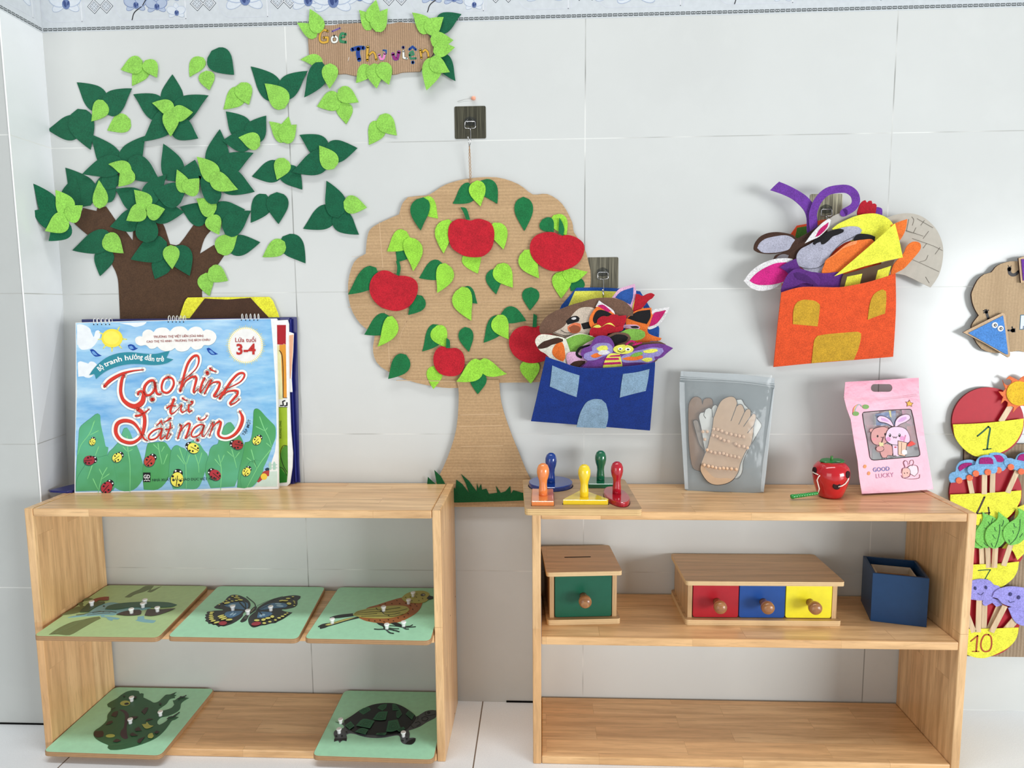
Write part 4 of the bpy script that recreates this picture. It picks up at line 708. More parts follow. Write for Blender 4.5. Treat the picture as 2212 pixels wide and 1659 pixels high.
piece('butterfly_wing_puzzle_piece', 'black left butterfly wing piece with blue panels, yellow spots and a red dot', 'p2', ZP, ((34, 34, 36), '1052 562 1125 502 1140 470 1138 430 1100 385 1040 350 980 330 930 326 885 334 840 366 800 412 720 452 672 487 700 502 790 515 780 528 680 532 620 542 588 545 575 560 590 570 556 586 572 605 552 622 574 640 558 662 590 678 600 700 640 700 660 715 690 712 715 728 730 742 760 728 800 732 900 700 985 652 1040 602'),
    [(Bu, '798 468 850 440 950 425 1050 418 1108 436 1114 478 1082 516 950 508 860 486'), (Bu, '804 580 830 550 900 538 1050 533 1002 580 900 622 838 612'), ((22, 22, 26), '1085 515 1000 425', 3.0), ((22, 22, 26), '1085 515 1075 440 1050 418', 2.2), ((168, 204, 226), el('p2', 905, 462, 50, 12, -8)), ((168, 204, 226), el('p2', 900, 575, 30, 10, -35)), ((168, 204, 226), el('p2', 935, 580, 30, 9, -35)), (Rd, el('p2', 785, 693, 54, 25, -5))] +
    spots('p2', [965, 343, 20, 8, 0, 910, 346, 18, 7, 0, 965, 366, 40, 7, 4, 1010, 392, 34, 9, 4, 870, 382, 14, 6, 0, 830, 402, 14, 6, 0, 905, 408, 18, 6, 5, 960, 400, 20, 7, 0, 840, 430, 40, 12, -10, 790, 422, 12, 6, 0, 740, 452, 12, 5, -20, 645, 552, 28, 7, -4, 635, 568, 24, 7, -4, 632, 592, 28, 8, -5, 635, 616, 34, 8, -4, 638, 640, 32, 9, -6, 660, 662, 34, 10, -10, 705, 683, 38, 10, -14, 760, 598, 44, 9, -16, 780, 616, 50, 10, -16, 800, 636, 42, 9, -16, 866, 648, 44, 11, -6]), [(915, 533)])
piece('butterfly_wing_puzzle_piece', 'black right butterfly wing piece with blue panels, yellow spots and a red dot', 'p2', ZP, ((34, 34, 36), '1112 650 1130 605 1180 562 1210 540 1240 490 1330 430 1450 380 1600 345 1720 334 1790 345 1782 372 1750 400 1748 450 1700 488 1600 510 1556 512 1542 526 1600 545 1682 555 1650 580 1620 600 1560 640 1500 668 1460 690 1400 696 1340 715 1280 722 1200 745 1160 740 1125 705'),
    [(Bu, '1240 522 1300 480 1400 440 1500 430 1590 440 1622 466 1590 490 1450 500 1350 516'), (Bu, '1228 622 1236 580 1244 550 1300 544 1400 552 1428 568 1400 592 1320 620'), ((22, 22, 26), '1250 520 1400 450', 2.2), ((22, 22, 26), '1262 550 1300 590', 2.2), ((168, 204, 226), el('p2', 1522, 470, 48, 13, 4)), ((168, 204, 226), el('p2', 1500, 444, 44, 7, 2)), ((168, 204, 226), el('p2', 1275, 597, 20, 14)), ((168, 204, 226), el('p2', 1312, 586, 20, 14)), (Rd, el('p2', 1216, 700, 62, 24, -8))] +
    spots('p2', [1640, 440, 30, 15, 5, 1628, 374, 30, 9, 0, 1590, 402, 40, 8, 0, 1540, 402, 30, 8, -10, 1690, 352, 16, 6, 0, 1705, 410, 16, 6, 20, 1712, 432, 12, 6, 20, 1708, 466, 12, 6, 0, 1224, 656, 36, 12, 0, 1310, 648, 28, 15, -8, 1368, 628, 34, 12, -4, 1424, 608, 24, 16, 0, 1320, 692, 24, 12, 0, 1392, 674, 22, 10, 0, 1464, 652, 18, 9, 0, 1512, 625, 24, 9, 0, 1556, 604, 24, 8, 0, 1590, 580, 18, 7, 0, 1618, 562, 14, 6, 0]), [(1405, 538)])
piece('butterfly_body_puzzle_piece', 'slim black butterfly body piece with white knob', 'p2', ZP + .0002, ((34, 34, 36), '1008 668 1040 625 1065 598 1110 568 1140 530 1180 488 1205 476 1226 482 1216 515 1190 540 1130 582 1110 620 1082 660 1030 680'), [((180, 176, 130), '1150 545 1190 500', 1.5), ((34, 34, 36), '1208 472 1190 430 1092 350', 1.8), ((34, 34, 36), '1230 466 1380 400 1558 346', 1.2), ((150, 160, 140), '1068 612 1104 616', 1.0), ((150, 160, 140), '1058 628 1096 632', 1.0)], [(1110, 588)])
piece('bird_body_puzzle_piece', 'rust brown speckled bird body piece', 'p3', ZP, ((172, 104, 54), '870 626 890 580 975 497 1100 460 1250 410 1400 368 1500 360 1690 430 1672 480 1640 530 1580 582 1460 650 1370 682 1280 696 1180 696 1100 688 960 662'), [((30, 24, 20), P, 2.0) for P in ('1135 460 1145 462', '1205 440 1213 443', '1290 440 1298 443', '1355 400 1363 403', '1390 438 1398 441', '1470 432 1478 436', '1560 510 1568 514', '1500 568 1508 572', '1450 610 1458 614', '1370 622 1378 626', '1310 660 1318 664', '1245 645 1253 649', '1190 672 1198 676', '1138 652 1146 656', '1070 660 1078 664', '995 650 1003 654', '1590 445 1598 449', '1612 470 1620 474', '1530 462 1538 466')], [(1512, 450)])
piece('bird_wing_puzzle_piece', 'yellow green bird wing piece with black feather lines', 'p3', ZP + .0008, ((190, 184, 98), '792 586 822 555 862 533 1000 503 1200 474 1340 465 1430 468 1490 482 1522 516 1500 545 1450 572 1330 612 1230 628 1100 630 950 620 850 605'), [((30, 28, 24), '830 553 960 525 1090 513', 1.4), ((30, 28, 24), '815 570 960 552 1140 543 1200 550 1340 545 1490 508', 1.6), ((30, 28, 24), '810 588 960 578 1100 570', 1.4), ((30, 28, 24), '1090 495 1110 518 1150 520', 1.4), ((30, 28, 24), '1140 543 1160 530 1200 575 1300 580 1400 560', 1.6), ((30, 28, 24), '900 605 1030 600 1250 600', 1.4), ((30, 28, 24), '1250 590 1270 605 1340 600 1440 575', 1.6), ((30, 28, 24), '1200 520 1330 500 1400 490', 1.4)], [(1188, 543)])
piece('bird_head_puzzle_piece', 'olive yellow bird head piece with black dots, eye and beak', 'p3', ZP + .0008, ((184, 176, 88), '1418 370 1450 335 1490 308 1560 284 1650 275 1710 278 1760 296 1785 322 1770 350 1772 375 1740 410 1700 425 1640 433 1560 430 1500 426 1445 400'), [((30, 28, 24), '1742 372 1775 335 1828 350 1828 372 1775 386'), ((30, 28, 24), el('p3', 1696, 328, 30, 17, -5)), ((226, 222, 200), el('p3', 1700, 328, 16, 8, -5)), ((30, 28, 24), el('p3', 1696, 329, 8, 6))] + [((40, 36, 24), P, 1.8) for P in ('1470 360 1476 362', '1545 310 1551 312', '1612 316 1618 318', '1530 352 1536 354', '1608 356 1614 358', '1640 398 1646 400', '1550 400 1556 402', '1688 372 1694 374')], [(1570, 355)])
piece('bird_tail_puzzle_piece', 'black and yellow bird tail piece with white knob', 'p3', ZP, ((30, 30, 32), '338 736 400 704 500 688 470 700 700 640 850 612 875 624 700 668 590 702 470 735 430 752 370 766 360 750 385 742 345 742'), [((206, 200, 110), '520 690 640 650 740 628 840 614 740 645 620 680 480 722 430 718 470 700'), ((30, 30, 32), '560 682 700 640 830 616', 1.2), ((30, 30, 32), '492 620 600 588 790 566 800 600 700 612 600 625 512 630')], [(525, 703)])
piece('bird_leg_puzzle_piece', 'black bird leg piece with spread toes, front one', 'p3', ZP + .0003, ((30, 30, 32), '1098 688 1190 696 1236 726 1220 778 1190 772 1178 735 1130 712'), [((30, 30, 32), '1072 768 1130 772 1215 766', 3.4), ((30, 30, 32), '1215 768 1262 812 1312 824', 3.4), ((30, 30, 32), '1232 768 1310 780 1386 802', 3.2), ((30, 30, 32), '1240 752 1310 762 1382 764', 2.6), ((30, 30, 32), '1310 785 1360 790', 2.2)], [(1230, 772)])
piece('bird_leg_puzzle_piece', 'black bird leg piece with spread toes, rear one', 'p3', ZP + .0003, ((30, 30, 32), '1278 692 1350 684 1440 720 1470 740 1420 746 1330 716'), [((30, 30, 32), '1250 724 1330 728 1440 742', 2.4), ((30, 30, 32), '1460 740 1530 728 1560 714', 2.6), ((30, 30, 32), '1460 744 1540 742 1596 738', 3.0), ((30, 30, 32), '1440 746 1475 766 1508 768', 3.0)], [(1446, 742)])
FG, FB, FY = (48, 100, 66), (58, 42, 40), (180, 186, 92)
piece('frog_puzzle_piece', 'green frog puzzle piece with brown stripe, black and yellow spots and yellow eye', 'p4', ZB, (FG, '838 284 870 258 950 215 1000 175 1060 138 1110 122 1160 118 1215 126 1228 158 1250 152 1274 158 1270 202 1350 240 1396 264 1450 250 1500 205 1540 170 1590 165 1660 138 1636 170 1664 176 1640 192 1650 206 1585 222 1545 278 1470 330 1440 355 1500 360 1600 330 1640 288 1622 238 1650 232 1690 205 1780 176 1756 202 1814 208 1770 232 1722 272 1706 340 1650 385 1560 422 1480 442 1440 480 1438 515 1460 530 1500 512 1556 472 1568 432 1620 425 1704 380 1650 430 1692 436 1650 465 1610 480 1570 535 1520 600 1430 680 1300 742 1150 790 1000 822 880 826 842 802 852 770 760 730 692 682 674 630 700 590 760 550 832 478 842 410 888 350 876 320 850 312'),
    [((66, 46, 56), '975 348 1030 350 1070 370 1096 415 1088 470 1072 540 1072 620 1088 686 1060 698 1025 688 995 650 1005 600 1035 560 1048 480 1050 420 1030 380'), (FY, el('p4', 1052, 270, 60, 30, -4)), ((24, 24, 24), el('p4', 1070, 277, 28, 13, -8)), (FB, '690 606 780 600 796 625 790 668 720 680 676 650'), (FY, el('p4', 876, 660, 55, 20, -3)), (FB, '885 420 910 380 968 362 962 400 940 436'), (FB, '818 530 850 490 900 478 905 500 870 522'), (FB, '1246 370 1290 325 1328 322 1310 370 1285 405'), (FB, '1110 445 1140 428 1208 428 1180 455 1130 460'),
     (FB, '1292 484 1330 455 1392 458 1340 475'), (FY, '1252 522 1300 518 1312 492 1345 530 1392 540 1340 568 1290 570'), (FB, '1166 580 1215 548 1250 598 1180 604'), (FB, '1108 640 1140 620 1208 655 1130 662'), (FB, '905 728 950 696 1006 716 950 736'), (FB, '1198 735 1210 700 1290 668 1250 720 1230 750'), (FY, '1322 662 1340 635 1378 625 1394 664 1370 688 1330 685'), (FB, '1396 620 1430 596 1462 610 1430 636'), (FB, el('p4', 1472, 276, 14, 10)), (FB, el('p4', 1040, 185, 12, 8)), (FB, '1150 190 1190 185 1180 215 1160 210'),
     ((30, 24, 24), '1600 170 1664 140', 1.6), ((30, 24, 24), '1690 222 1715 190 1750 200 1780 176', 2.6), ((30, 24, 24), '1556 455 1600 430 1620 430 1698 380', 2.8), ((30, 24, 24), '884 350 930 325', 2.0), ((60, 110, 70), '856 770 1000 760 1080 740', .8)], [(1132, 250), (1475, 424), (1116, 515)])
TG, TK, TS = (84, 88, 92), (22, 22, 24), (44, 104, 70)
piece('turtle_body_puzzle_piece', 'grey turtle leg and head puzzle piece with black markings and white knobs', 'p5', ZB, (TG, '466 545 500 560 540 572 575 600 560 625 470 648 446 690 460 740 450 784 500 770 520 798 550 770 600 778 606 740 598 700 640 686 700 692 760 712 850 732 950 740 1050 734 1140 718 1215 708 1240 730 1250 780 1290 812 1370 818 1400 790 1428 748 1400 738 1350 742 1356 690 1340 650 1390 636 1480 600 1560 550 1640 510 1672 480 1672 412 1610 408 1545 422 1480 460 1420 500 1300 560 900 640 620 590 575 520 566 560 520 560'),
    [(TK, '452 750 600 742 600 775 560 768 530 780 500 768 452 784'), (TK, '1300 812 1350 770 1425 742 1420 780 1375 818'), (TK, el('p5', 1581, 437, 20, 16)), ((30, 32, 34), '1540 430 1545 465 1600 470 1660 455', 1.2), ((30, 32, 34), '1500 500 1540 485 1575 505 1550 535 1505 530 1500 500', 1.2), ((30, 32, 34), '1420 560 1460 540 1480 570 1440 600', 1.2), ((30, 32, 34), '1360 580 1400 620', 1.2), ((30, 32, 34), '1430 490 1455 480 1450 515', 1.2), (TK, el('p5', 602, 668, 12, 9)), (TK, el('p5', 478, 715, 12, 9)), (TK, el('p5', 545, 712, 12, 9)), (TK, el('p5', 1270, 768, 14, 9)), (TK, el('p5', 1320, 748, 12, 9))], [(512, 688), (1280, 728), (530, 572)])
sc = []
for P in ('745 425 800 385 870 372 892 405 800 462', '968 382 1010 345 1084 334 1072 380 1030 416', '1146 338 1190 342 1240 408 1150 412', '1196 425 1240 405 1264 455 1220 506 1196 490', '1306 455 1340 415 1412 462 1380 524', '912 520 985 432 1094 424 1068 524 1000 530', '712 592 800 512 936 536 880 626', '580 590 650 542 696 596 636 640', '700 665 780 622 860 640 826 700', '1072 664 1100 538 1210 520 1250 630 1150 664', '950 700 970 682 1080 676 1060 706', '1196 640 1280 606 1302 630 1230 668'):
    Q = px('F0', P); c = (sum(q[0] for q in Q) / len(Q), sum(q[1] for q in Q) / len(Q)); sc.append((TS, P))
    for s_ in (.6, .3): R_ = [(c[0] + (q[0] - c[0]) * s_, c[1] + (q[1] - c[1]) * s_) for q in Q]; sc.append(((26, 62, 42), flatl(R_ + [R_[0]]), .8))
piece('turtle_shell_puzzle_piece', 'black domed turtle shell piece with green nested squares', 'p5', ZB + .0008, (TK, '574 530 640 490 700 450 760 408 830 375 900 348 970 332 1050 324 1120 324 1180 330 1240 350 1300 380 1360 420 1415 465 1428 500 1400 545 1350 600 1310 640 1260 670 1200 690 1130 700 1060 706 980 706 900 700 760 692 700 675 640 642 590 605'), sc)
# ================================================================== things on the middle shelf of the right unit
bw = wood('H', (222, 184, 136), (206, 164, 116), .09, .6, .35, 'birch'); bw2 = wood('V', (220, 182, 134), (204, 162, 114), .09, .6, .4, 'birch'); pe = plyedge((228, 196, 148), (178, 138, 92), .0034)
def rrect(x0, y0, x1, y1, r, n=4):
    P = []
    for cx, cy, a in ((x1 - r, y1 - r, 0), (x0 + r, y1 - r, 90), (x0 + r, y0 + r, 180), (x1 - r, y0 + r, 270)):
        for i in range(n + 1): P.append((cx + r * cos(radians(a + 90 * i / n)), cy + r * sin(radians(a + 90 * i / n))))
    return P
def knob(M, x, z, par):
    m = MB(); m.lathe((x, 0, z), [(.0075, -.001), (.0066, .006), (.0072, .012), (.0108, .018), (.0124, .023), (.0120, .029), (.0088, .0335), (.003, .035)], wood('H', (196, 140, 92), (150, 98, 60), .0045, .5, .25, 'knob_wood'), axis=(0, -1, 0), n=24)
    return xf(m, M).build('knob', par)
def drawerbox(loc, ang, w, d, zb, zt, drawers, label, slot=False):
    M = Matrix.Translation(Vector((loc[0], loc[1], 0))) @ Matrix.Rotation(radians(ang), 4, 'Z'); t = thing('wooden_drawer_box', (loc[0], loc[1], zb), label, 'toy box')
    xf(MB().prism(hor(0), rrect(0, 0, w, d, .006), zb, zb + .0108, bw, side=pe), M).build('base_board', t)
    m = MB().prism(hor(0), rrect(-.0012, -.003, w + .002, d + .0015, .006), zt - .0085, zt, bw, side=pe)
    xf(m, M).build('top_board', t)
    if slot: xf(MB().prism(hor(0), rrect(w * .29, d * .52, w * .67, d * .52 + .0042, .002), zt - .001, zt + .0002, plain(24, 16, 10, .9)), M).build('coin_slot', t)
    t_ = .0085; y0 = .0105; z0, z1 = zb + .0108, zt - .0085
    for x in (.006, w - .006 - t_): xf(MB().box((x, y0, z0), (x + t_, d - .008, z1), bw2), M).build('side_panel', t)
    xf(MB().box((.006, d - .014, z0), (w - .006, d - .006, z1), bw2), M).build('back_panel', t)
    n = len(drawers); a = .006 + t_ + .0008; b_ = w - .006 - t_ - .0008; ww = (b_ - a) / n
    for i, (rgb, lb) in enumerate(drawers):
        x0, x1 = a + ww * i + .0007, a + ww * (i + 1) - .0007
        dr = xf(MB().prism(Fr((0, y0 - .0012, 0), (1, 0, 0), (0, 0, 1)), rrect(x0, z0 + .0012, x1, z1 - .001, .0045), -.007, 0, plain(*rgb, .35, .45, name='drawer_paint')), M).build('drawer', t, .0008, lb)
        xf(MB().box((x0 + .002, y0 + .006, z0 + .002), (x1 - .002, d - .016, z1 - .004), plain(60, 44, 30, .8)), M).build('drawer_tray', dr)
        knob(M @ Matrix.Translation((0, y0 - .0012, 0)), (x0 + x1) / 2 + (.002 if n > 1 else 0), (z0 + z1) / 2 - (.002 if n > 1 else .001), dr)
    return t
drawerbox((.5210, -.1580), 4.4, .1425, .140, .2543, .3618, [((20, 92, 68), 'dark green drawer front')], 'small wooden coin box with dark green drawer and slotted top', slot=True)
drawerbox((.7870, -.1490), .5, .2960, .1420, .2543, .3438, [((178, 26, 40), 'red drawer front'), ((26, 76, 152), 'blue drawer front'), ((246, 232, 46), 'yellow drawer front')], 'long wooden box with red, blue and yellow drawers side by side')
M = Matrix.Translation(Vector((1.1487, -.1215, 0))) @ Matrix.Rotation(radians(-14.7), 4, 'Z')
t = thing('navy_box', (1.15, -.12, .2543), 'open navy blue wooden cube box, turned slightly, at the right end of the shelf', 'box')
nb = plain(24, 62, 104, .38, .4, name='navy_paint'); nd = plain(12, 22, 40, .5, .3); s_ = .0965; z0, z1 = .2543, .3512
for lo, hi in (((0, 0, z0), (s_, .005, z1)), ((0, s_ - .005, z0), (s_, s_, z1)), ((0, .005, z0), (.005, s_ - .005, z1)), ((s_ - .005, .005, z0), (s_, s_ - .005, z1))): xf(MB().box(lo, hi, nb), M).build('side_panel', t, .0006)
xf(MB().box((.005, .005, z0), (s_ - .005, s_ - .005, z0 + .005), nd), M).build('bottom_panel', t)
iw = plain(214, 208, 192, .5, .3); wi = plain(176, 130, 80, .5)
li = thing('inner_tray', (1.17, -.1, .3), 'pale wooden inner box with tan floor, sitting inside the navy cube', 'box')
a, b_ = .0125, s_ - .0125
for lo, hi in (((a, a, z0 + .005), (b_, a + .003, z1 - .012)), ((a, b_ - .003, z0 + .005), (b_, b_, z1 - .012)), ((a, a + .003, z0 + .005), (a + .003, b_ - .003, z1 - .012)), ((b_ - .003, a + .003, z0 + .005), (b_, b_ - .003, z1 - .012))): xf(MB().box(lo, hi, iw), M).build('side_panel', li)
xf(MB().box((a + .003, a + .003, z0 + .005), (b_ - .003, b_ - .003, z1 - .026), wi), M).build('floor_panel', li)
# ================================================================== shape tray
TZ = .507
tray = thing('shape_puzzle_tray', (.58, -.12, .4952), 'plywood shape tray with five knobbed shapes, overhanging the right unit at left', 'puzzle')
pts = [(.4813, -.2289), (.6900, -.2298), (.6840, -.0120), (.4712, -.0180)]; P = []
for i in range(4):
    a, b2, c = Vector(pts[i - 1]), Vector(pts[i]), Vector(pts[(i + 1) % 4]); u, v = (a - b2).normalized(), (c - b2).normalized()
    for q in (0, .25, .5, .75, 1): P.append(tuple(b2 + u * .009 * (1 - q) ** 2 + v * .009 * q * q))
MB().prism(hor(0), P, .4952, TZ, wood('H', (200, 166, 124), (186, 150, 108), .09, .6, .45, 'tray_wood'), side=plyedge((220, 184, 130), (168, 126, 80), .0042)).build('tray_board', tray)
hole = plain(28, 18, 14, .9); hm = MB()
PS = [('blue round', (28, 62, 140), ell(.5292, -.0680, .0440, .0470, n=36), (.5300, -.0790)), ('orange rectangular', (238, 140, 76), rrect(.4925, -.2100, .5335, -.1235, .002), (.5140, -.1710)), ('yellow triangular', (246, 212, 44), [(.5505, -.2010), (.5510, -.1935), (.5870, -.1290), (.5905, -.1285), (.6335, -.1925), (.6320, -.2005), (.6290, -.2015)], (.5900, -.1790)),
      ('green square', (24, 100, 66), rrect(.6035, -.0860, .6570, -.0300, .002), (.6305, -.0570)), ('red oval', (180, 26, 44), ell(.6515, -.1600, .0215, .0560, 6, n=36), (.6525, -.1560))]
for nm, rgb, P, c in PS:
    cx = sum(p[0] for p in P) / len(P); cy = sum(p[1] for p in P) / len(P)
    hm.prism(hor(0), [(cx + (p[0] - cx) * 1.035, cy + (p[1] - cy) * 1.03) for p in P], TZ, TZ + .0002, hole)
    t = thing('knobbed_shape', (cx, cy, TZ), nm + ' painted block with tall round knob, in the shape tray', 'puzzle piece', 'knobbed shape blocks')
    pm = plain(*rgb, .12, .55, 0, .6, name='gloss_paint')
    MB().prism(hor(0), P, TZ + .0002, TZ + .0088, pm, bev=.0009).build('block', t)
    MB().lathe((c[0], c[1], TZ + .0088), [(.0082, 0), (.0080, .012), (.0070, .022), (.0078, .029), (.0102, .036), (.0116, .044), (.0112, .051), (.0086, .0575), (.0046, .0608), (.001, .0615)], pm, n=28).build('knob', t)
hm.build('recess', tray)
# ================================================================== lacing apple
red = plain(196, 22, 34, .16, .5, 0, .5, name='gloss_paint'); ap = thing('wooden_lacing_apple', (1.071, -.098, .4952), 'glossy red wooden lacing apple with green leaf and white string', 'toy')
AC = Vector((1.071, -.098, .4952))
prof = [(.004, .0), (.0190, .0005), (.0228, .004), (.0262, .013), (.0305, .026), (.0335, .040), (.0340, .050), (.0315, .060), (.0255, .067), (.0175, .0700), (.009, .0675), (.002, .066)]
MB().lathe(AC, prof, red, n=36).build('apple_body', ap)
lm = plain(34, 122, 58, .3, .4, 0, .3, name='gloss_paint'); FL_ = Fr(AC + Vector((0, 0, .0705)), (1, .0, 0), (0, 1, .12))
MB().prism(FL_, sm([(-.024, -.003), (-.015, -.012), (-.004, -.012), (.004, -.008), (.012, -.0125), (.022, -.006), (.024, .003), (.016, .010), (.005, .009), (-.004, .012), (-.016, .008)], k=4), 0, .0024, lm, bev=.0006).build('leaf', ap)
MB().lathe(AC + Vector((0, 0, .068)), [(.003, 0), (.0026, .009), (.0022, .0125)], plain(70, 130, 60, .4), n=10).build('stem', ap)
dk = plain(44, 8, 10, .8)
FA = fro(-.1275)
def rad(z):
    for (r0, h0), (r1, h1) in zip(prof, prof[1:]):
        if h0 <= z <= h1: return r0 + (r1 - r0) * (z - h0) / (h1 - h0)
    return .03
def onap(x, y, off=0.0):
    a, h = fro(-.126).hit(*px('P', (x, y))[0]); hz = h - AC.z; r = rad(hz) + off; dx = max(-r * .995, min(r * .995, a - AC.x)); return Vector((AC.x + dx, AC.y - math.sqrt(max(0, r * r - dx * dx)), h))
for x, y, r in ((620, 1385, .0072), (415, 1252, .0075), (762, 1262, .0070)):
    c = onap(x, y, -.0004); n_ = (c - Vector((AC.x, AC.y, c.z))).normalized(); MB().lathe(c, [(r, -.002), (r, .0006), (r * .8, .0008)], dk, axis=n_, n=18).build('worm_hole', ap)
st = plain(238, 226, 214, .8, .2, name='string')
WA, WB_ = Vector((.9865, -.1225, .5013)), Vector((1.0400, -.1180, .5075))
sg_ = MB(); sg_.tube([tuple(onap(x, y, .0018)) for x, y in ((368, 1262), (400, 1270), (440, 1277))], .0011, st)
p1 = [tuple(onap(455, 1280, .001)), tuple(onap(440, 1300, .0028)), tuple(onap(428, 1340, .004)), (1.0405, -.121, .517), tuple(WB_ + Vector((0, 0, .001)))]
sg_.tube(p1, .0011, st); sg_.tube([tuple(onap(x, y, .002)) for x, y in ((635, 1393), (680, 1382), (720, 1360), (750, 1325), (764, 1300))], .0011, st); sg_.build('string', ap)
wm = thing('wooden_worm_needle', WA, 'ribbed green wooden worm needle lying in front of the red apple', 'toy'); ax = (WB_ - WA); L_ = ax.length
pr = [(.001, 0), (.0036, .0008), (.0046, .003), (.0046, .006), (.0038, .008)]
for i in range(9): z_ = .0085 + i * (L_ - .010) / 9; pr += [(.0041 - i * .0001, z_ + .001), (.0041 - i * .0001, z_ + .0034), (.0031, z_ + .0044)]
MB().lathe(WA, pr + [(.002, L_)], plain(38, 146, 62, .2, .5, 0, .4, name='gloss_paint'), axis=ax, n=18).build('needle', wm)
# ================================================================== see-through bag of cardboard hands
def filmmat(rgb, fac, rough=.12, name='clear_film'):
    t = NT(name); t.out(lin(rgb), rough, .6); o = t.t.nodes['Material Output']; tr_ = t.n('BsdfTransparent'); mx = t.n('MixShader')
    mx.inputs[0].default_value = fac; t.t.links.new(tr_.outputs[0], mx.inputs[1]); t.t.links.new(t.b.outputs[0], mx.inputs[2]); t.t.links.new(mx.outputs[0], o.inputs[0])
    tc = t.n('TexCoord').outputs['Object']; t.set(t.b.inputs['Normal'], t.bump(t.noise(tc, 16, 3, .5), .6, .01)); return t.m
BG = Fr((.8005, -.0560, .4952), (.1477, -.0185, 0), (0, .030, .24))
bag = thing('clear_zip_bag', (.875, -.06, .4952), 'clear zip bag holding beaded cardboard hands, standing on the right shelf unit', 'bag')
foil = NT('silver_foil'); tc = foil.n('TexCoord').outputs['Object']; fm = foil.out(lin((150, 158, 160)), .34, .5, foil.bump(foil.noise(tc, 12, 3, .5), .5, .008), Metallic=.55)
BO = [BG.hit(*q) for q in px('O', '165 115 400 128 600 138 820 152 1040 172 1245 196 1248 300 1222 480 1196 700 1175 950 1150 1290 1122 1515 930 1528 740 1510 560 1540 400 1552 300 1530 210 1478 190 1200 170 800 150 480 150 260')]
MB().prism(BG, BO, -.0004, 0, fm).build('back_film', bag)
def inb(u, v): return (BO[0][0] * (1 - u) + u * BO[5][0]) * v + (.0035 + u * .149) * (1 - v), (-.0005 + .2455 * v - .006 * u * v)
def ff(u, v):
    a, b2 = inb(.02 + .96 * u, .01 + .97 * v); bulge = .021 * (sin(pi * min(1, u)) ** .55) * (max(0, sin(pi * (v * .90 + .02))) ** .7); wr = .0011 * sin(17 * u + 9 * v) * sin(13 * v - 5 * u + 1) * min(1, bulge * 120)
    return BG.pt(a, b2, .0006 + bulge + wr)
MB().grid(ff, 36, 44, filmmat((208, 214, 214), .20)).build('front_film', bag)
se = MB(); sfm = filmmat((214, 220, 222), .5, .2)
se.pxl(BG, px('O', '165 115 820 150 1245 196 1245 262 820 216 160 176'), .0006, .0009, sfm); se.pxl(BG, px('O', '150 240 208 246 212 480 250 1480 210 1478 150 480'), .0006, .0009, sfm); se.pxl(BG, px('O', '1232 330 1248 300 1150 1290 1122 1515 1085 1500 1110 1200'), .0006, .0009, sfm)
se.build('sealed_edge', bag); MB().stroke(BG, px('O', '160 190 820 222 1243 275'), 2.4, .0009, .0021, sfm, k=3).stroke(BG, px('O', '160 215 820 246 1243 300'), 1.6, .0009, .0019, sfm, k=3).build('zip_closure', bag)
def handcut(label, rgb, P, lev, lines=(), rows=()):
    c0 = BG.hit(*px('O', P)[0]); t = thing('cardboard_hand', tuple(BG.pt(c0[0], c0[1], lev)), label, 'cut-out', 'cardboard hands in the zip bag')
    MB().pxl(BG, sm(px('O', P), k=4), lev, lev + .0022, plain(*rgb, .85, .15, name='card'), side=plain(70, 60, 54, .9)).build('palm', t)
    pen = plain(52, 46, 42, .7); ol = MB(); ol.stroke(BG, px('O', P), 1.3, lev + .0022, lev + .0024, pen, k=4, closed=True)
    for l in lines: ol.stroke(BG, px('O', l), 1.3, lev + .0022, lev + .0024, pen, k=3)
    ol.build('pen_outline', t)
    bm_ = plain(226, 190, 156, .35, .5, name='wooden_bead')
    for x, y in rows:
        a, b2 = BG.hit(*px('O', (x, y))[0], lev + .004); MB().ball(BG.pt(a, b2, lev + .0046), .0033, bm_, n=12).build('bead', t)
    return t
handcut('dark brown cardboard hand at the left back inside the zip bag', (142, 116, 96), '250 560 262 480 300 425 350 410 400 440 415 500 425 450 460 428 510 430 535 470 530 600 450 760 440 1200 400 1280 300 1230 260 1000 250 760', .0006)
handcut('greyish narrow cardboard hand between the dark and the white ones', (150, 140, 130), '305 700 325 680 360 690 390 760 450 1000 440 1040 380 960 330 800', .0032)
handcut('white paper hand with bead rows behind the front hand', (214, 216, 210), '372 650 390 600 430 590 450 560 490 540 520 555 535 520 570 505 600 540 700 480 860 440 900 500 960 560 1090 720 1090 770 960 1000 890 1150 870 1290 800 1360 500 1200 430 980 400 780', .0056, ('452 660 430 625 445 570', '530 650 525 560'), [(418, 815), (468, 815), (440, 905)])
R1 = [(543, 785), (590, 790), (636, 808), (690, 832), (744, 845), (796, 856), (840, 865), (888, 874)]; R2 = [(535, 858), (580, 870), (620, 893), (664, 916), (712, 926), (798, 958), (834, 980), (890, 988), (932, 1002)]
R3 = [(468, 1026), (512, 1047), (558, 1060), (611, 1064), (655, 1068), (694, 1084), (742, 1094), (786, 1102), (832, 1112)]; R4 = [(433, 1200), (483, 1213), (528, 1220), (568, 1232), (613, 1238), (655, 1236), (697, 1240), (748, 1244), (803, 1250)]
handcut('tan cardboard hand with four rows of wooden beads, front of the zip bag', (196, 166, 136), '540 660 555 620 590 530 630 460 680 425 740 408 790 425 815 480 812 520 840 500 875 508 898 560 900 590 930 555 965 560 975 600 970 640 1000 605 1030 620 1030 670 1010 740 1000 850 975 960 920 1040 880 1120 850 1200 830 1280 770 1370 680 1420 560 1432 470 1390 400 1290 390 1220 420 1120 470 1000 500 880 525 780', .0090, ('815 500 745 690', '900 590 835 730', '970 640 890 755', '1010 740 935 830'), R1 + R2 + R3 + R4)
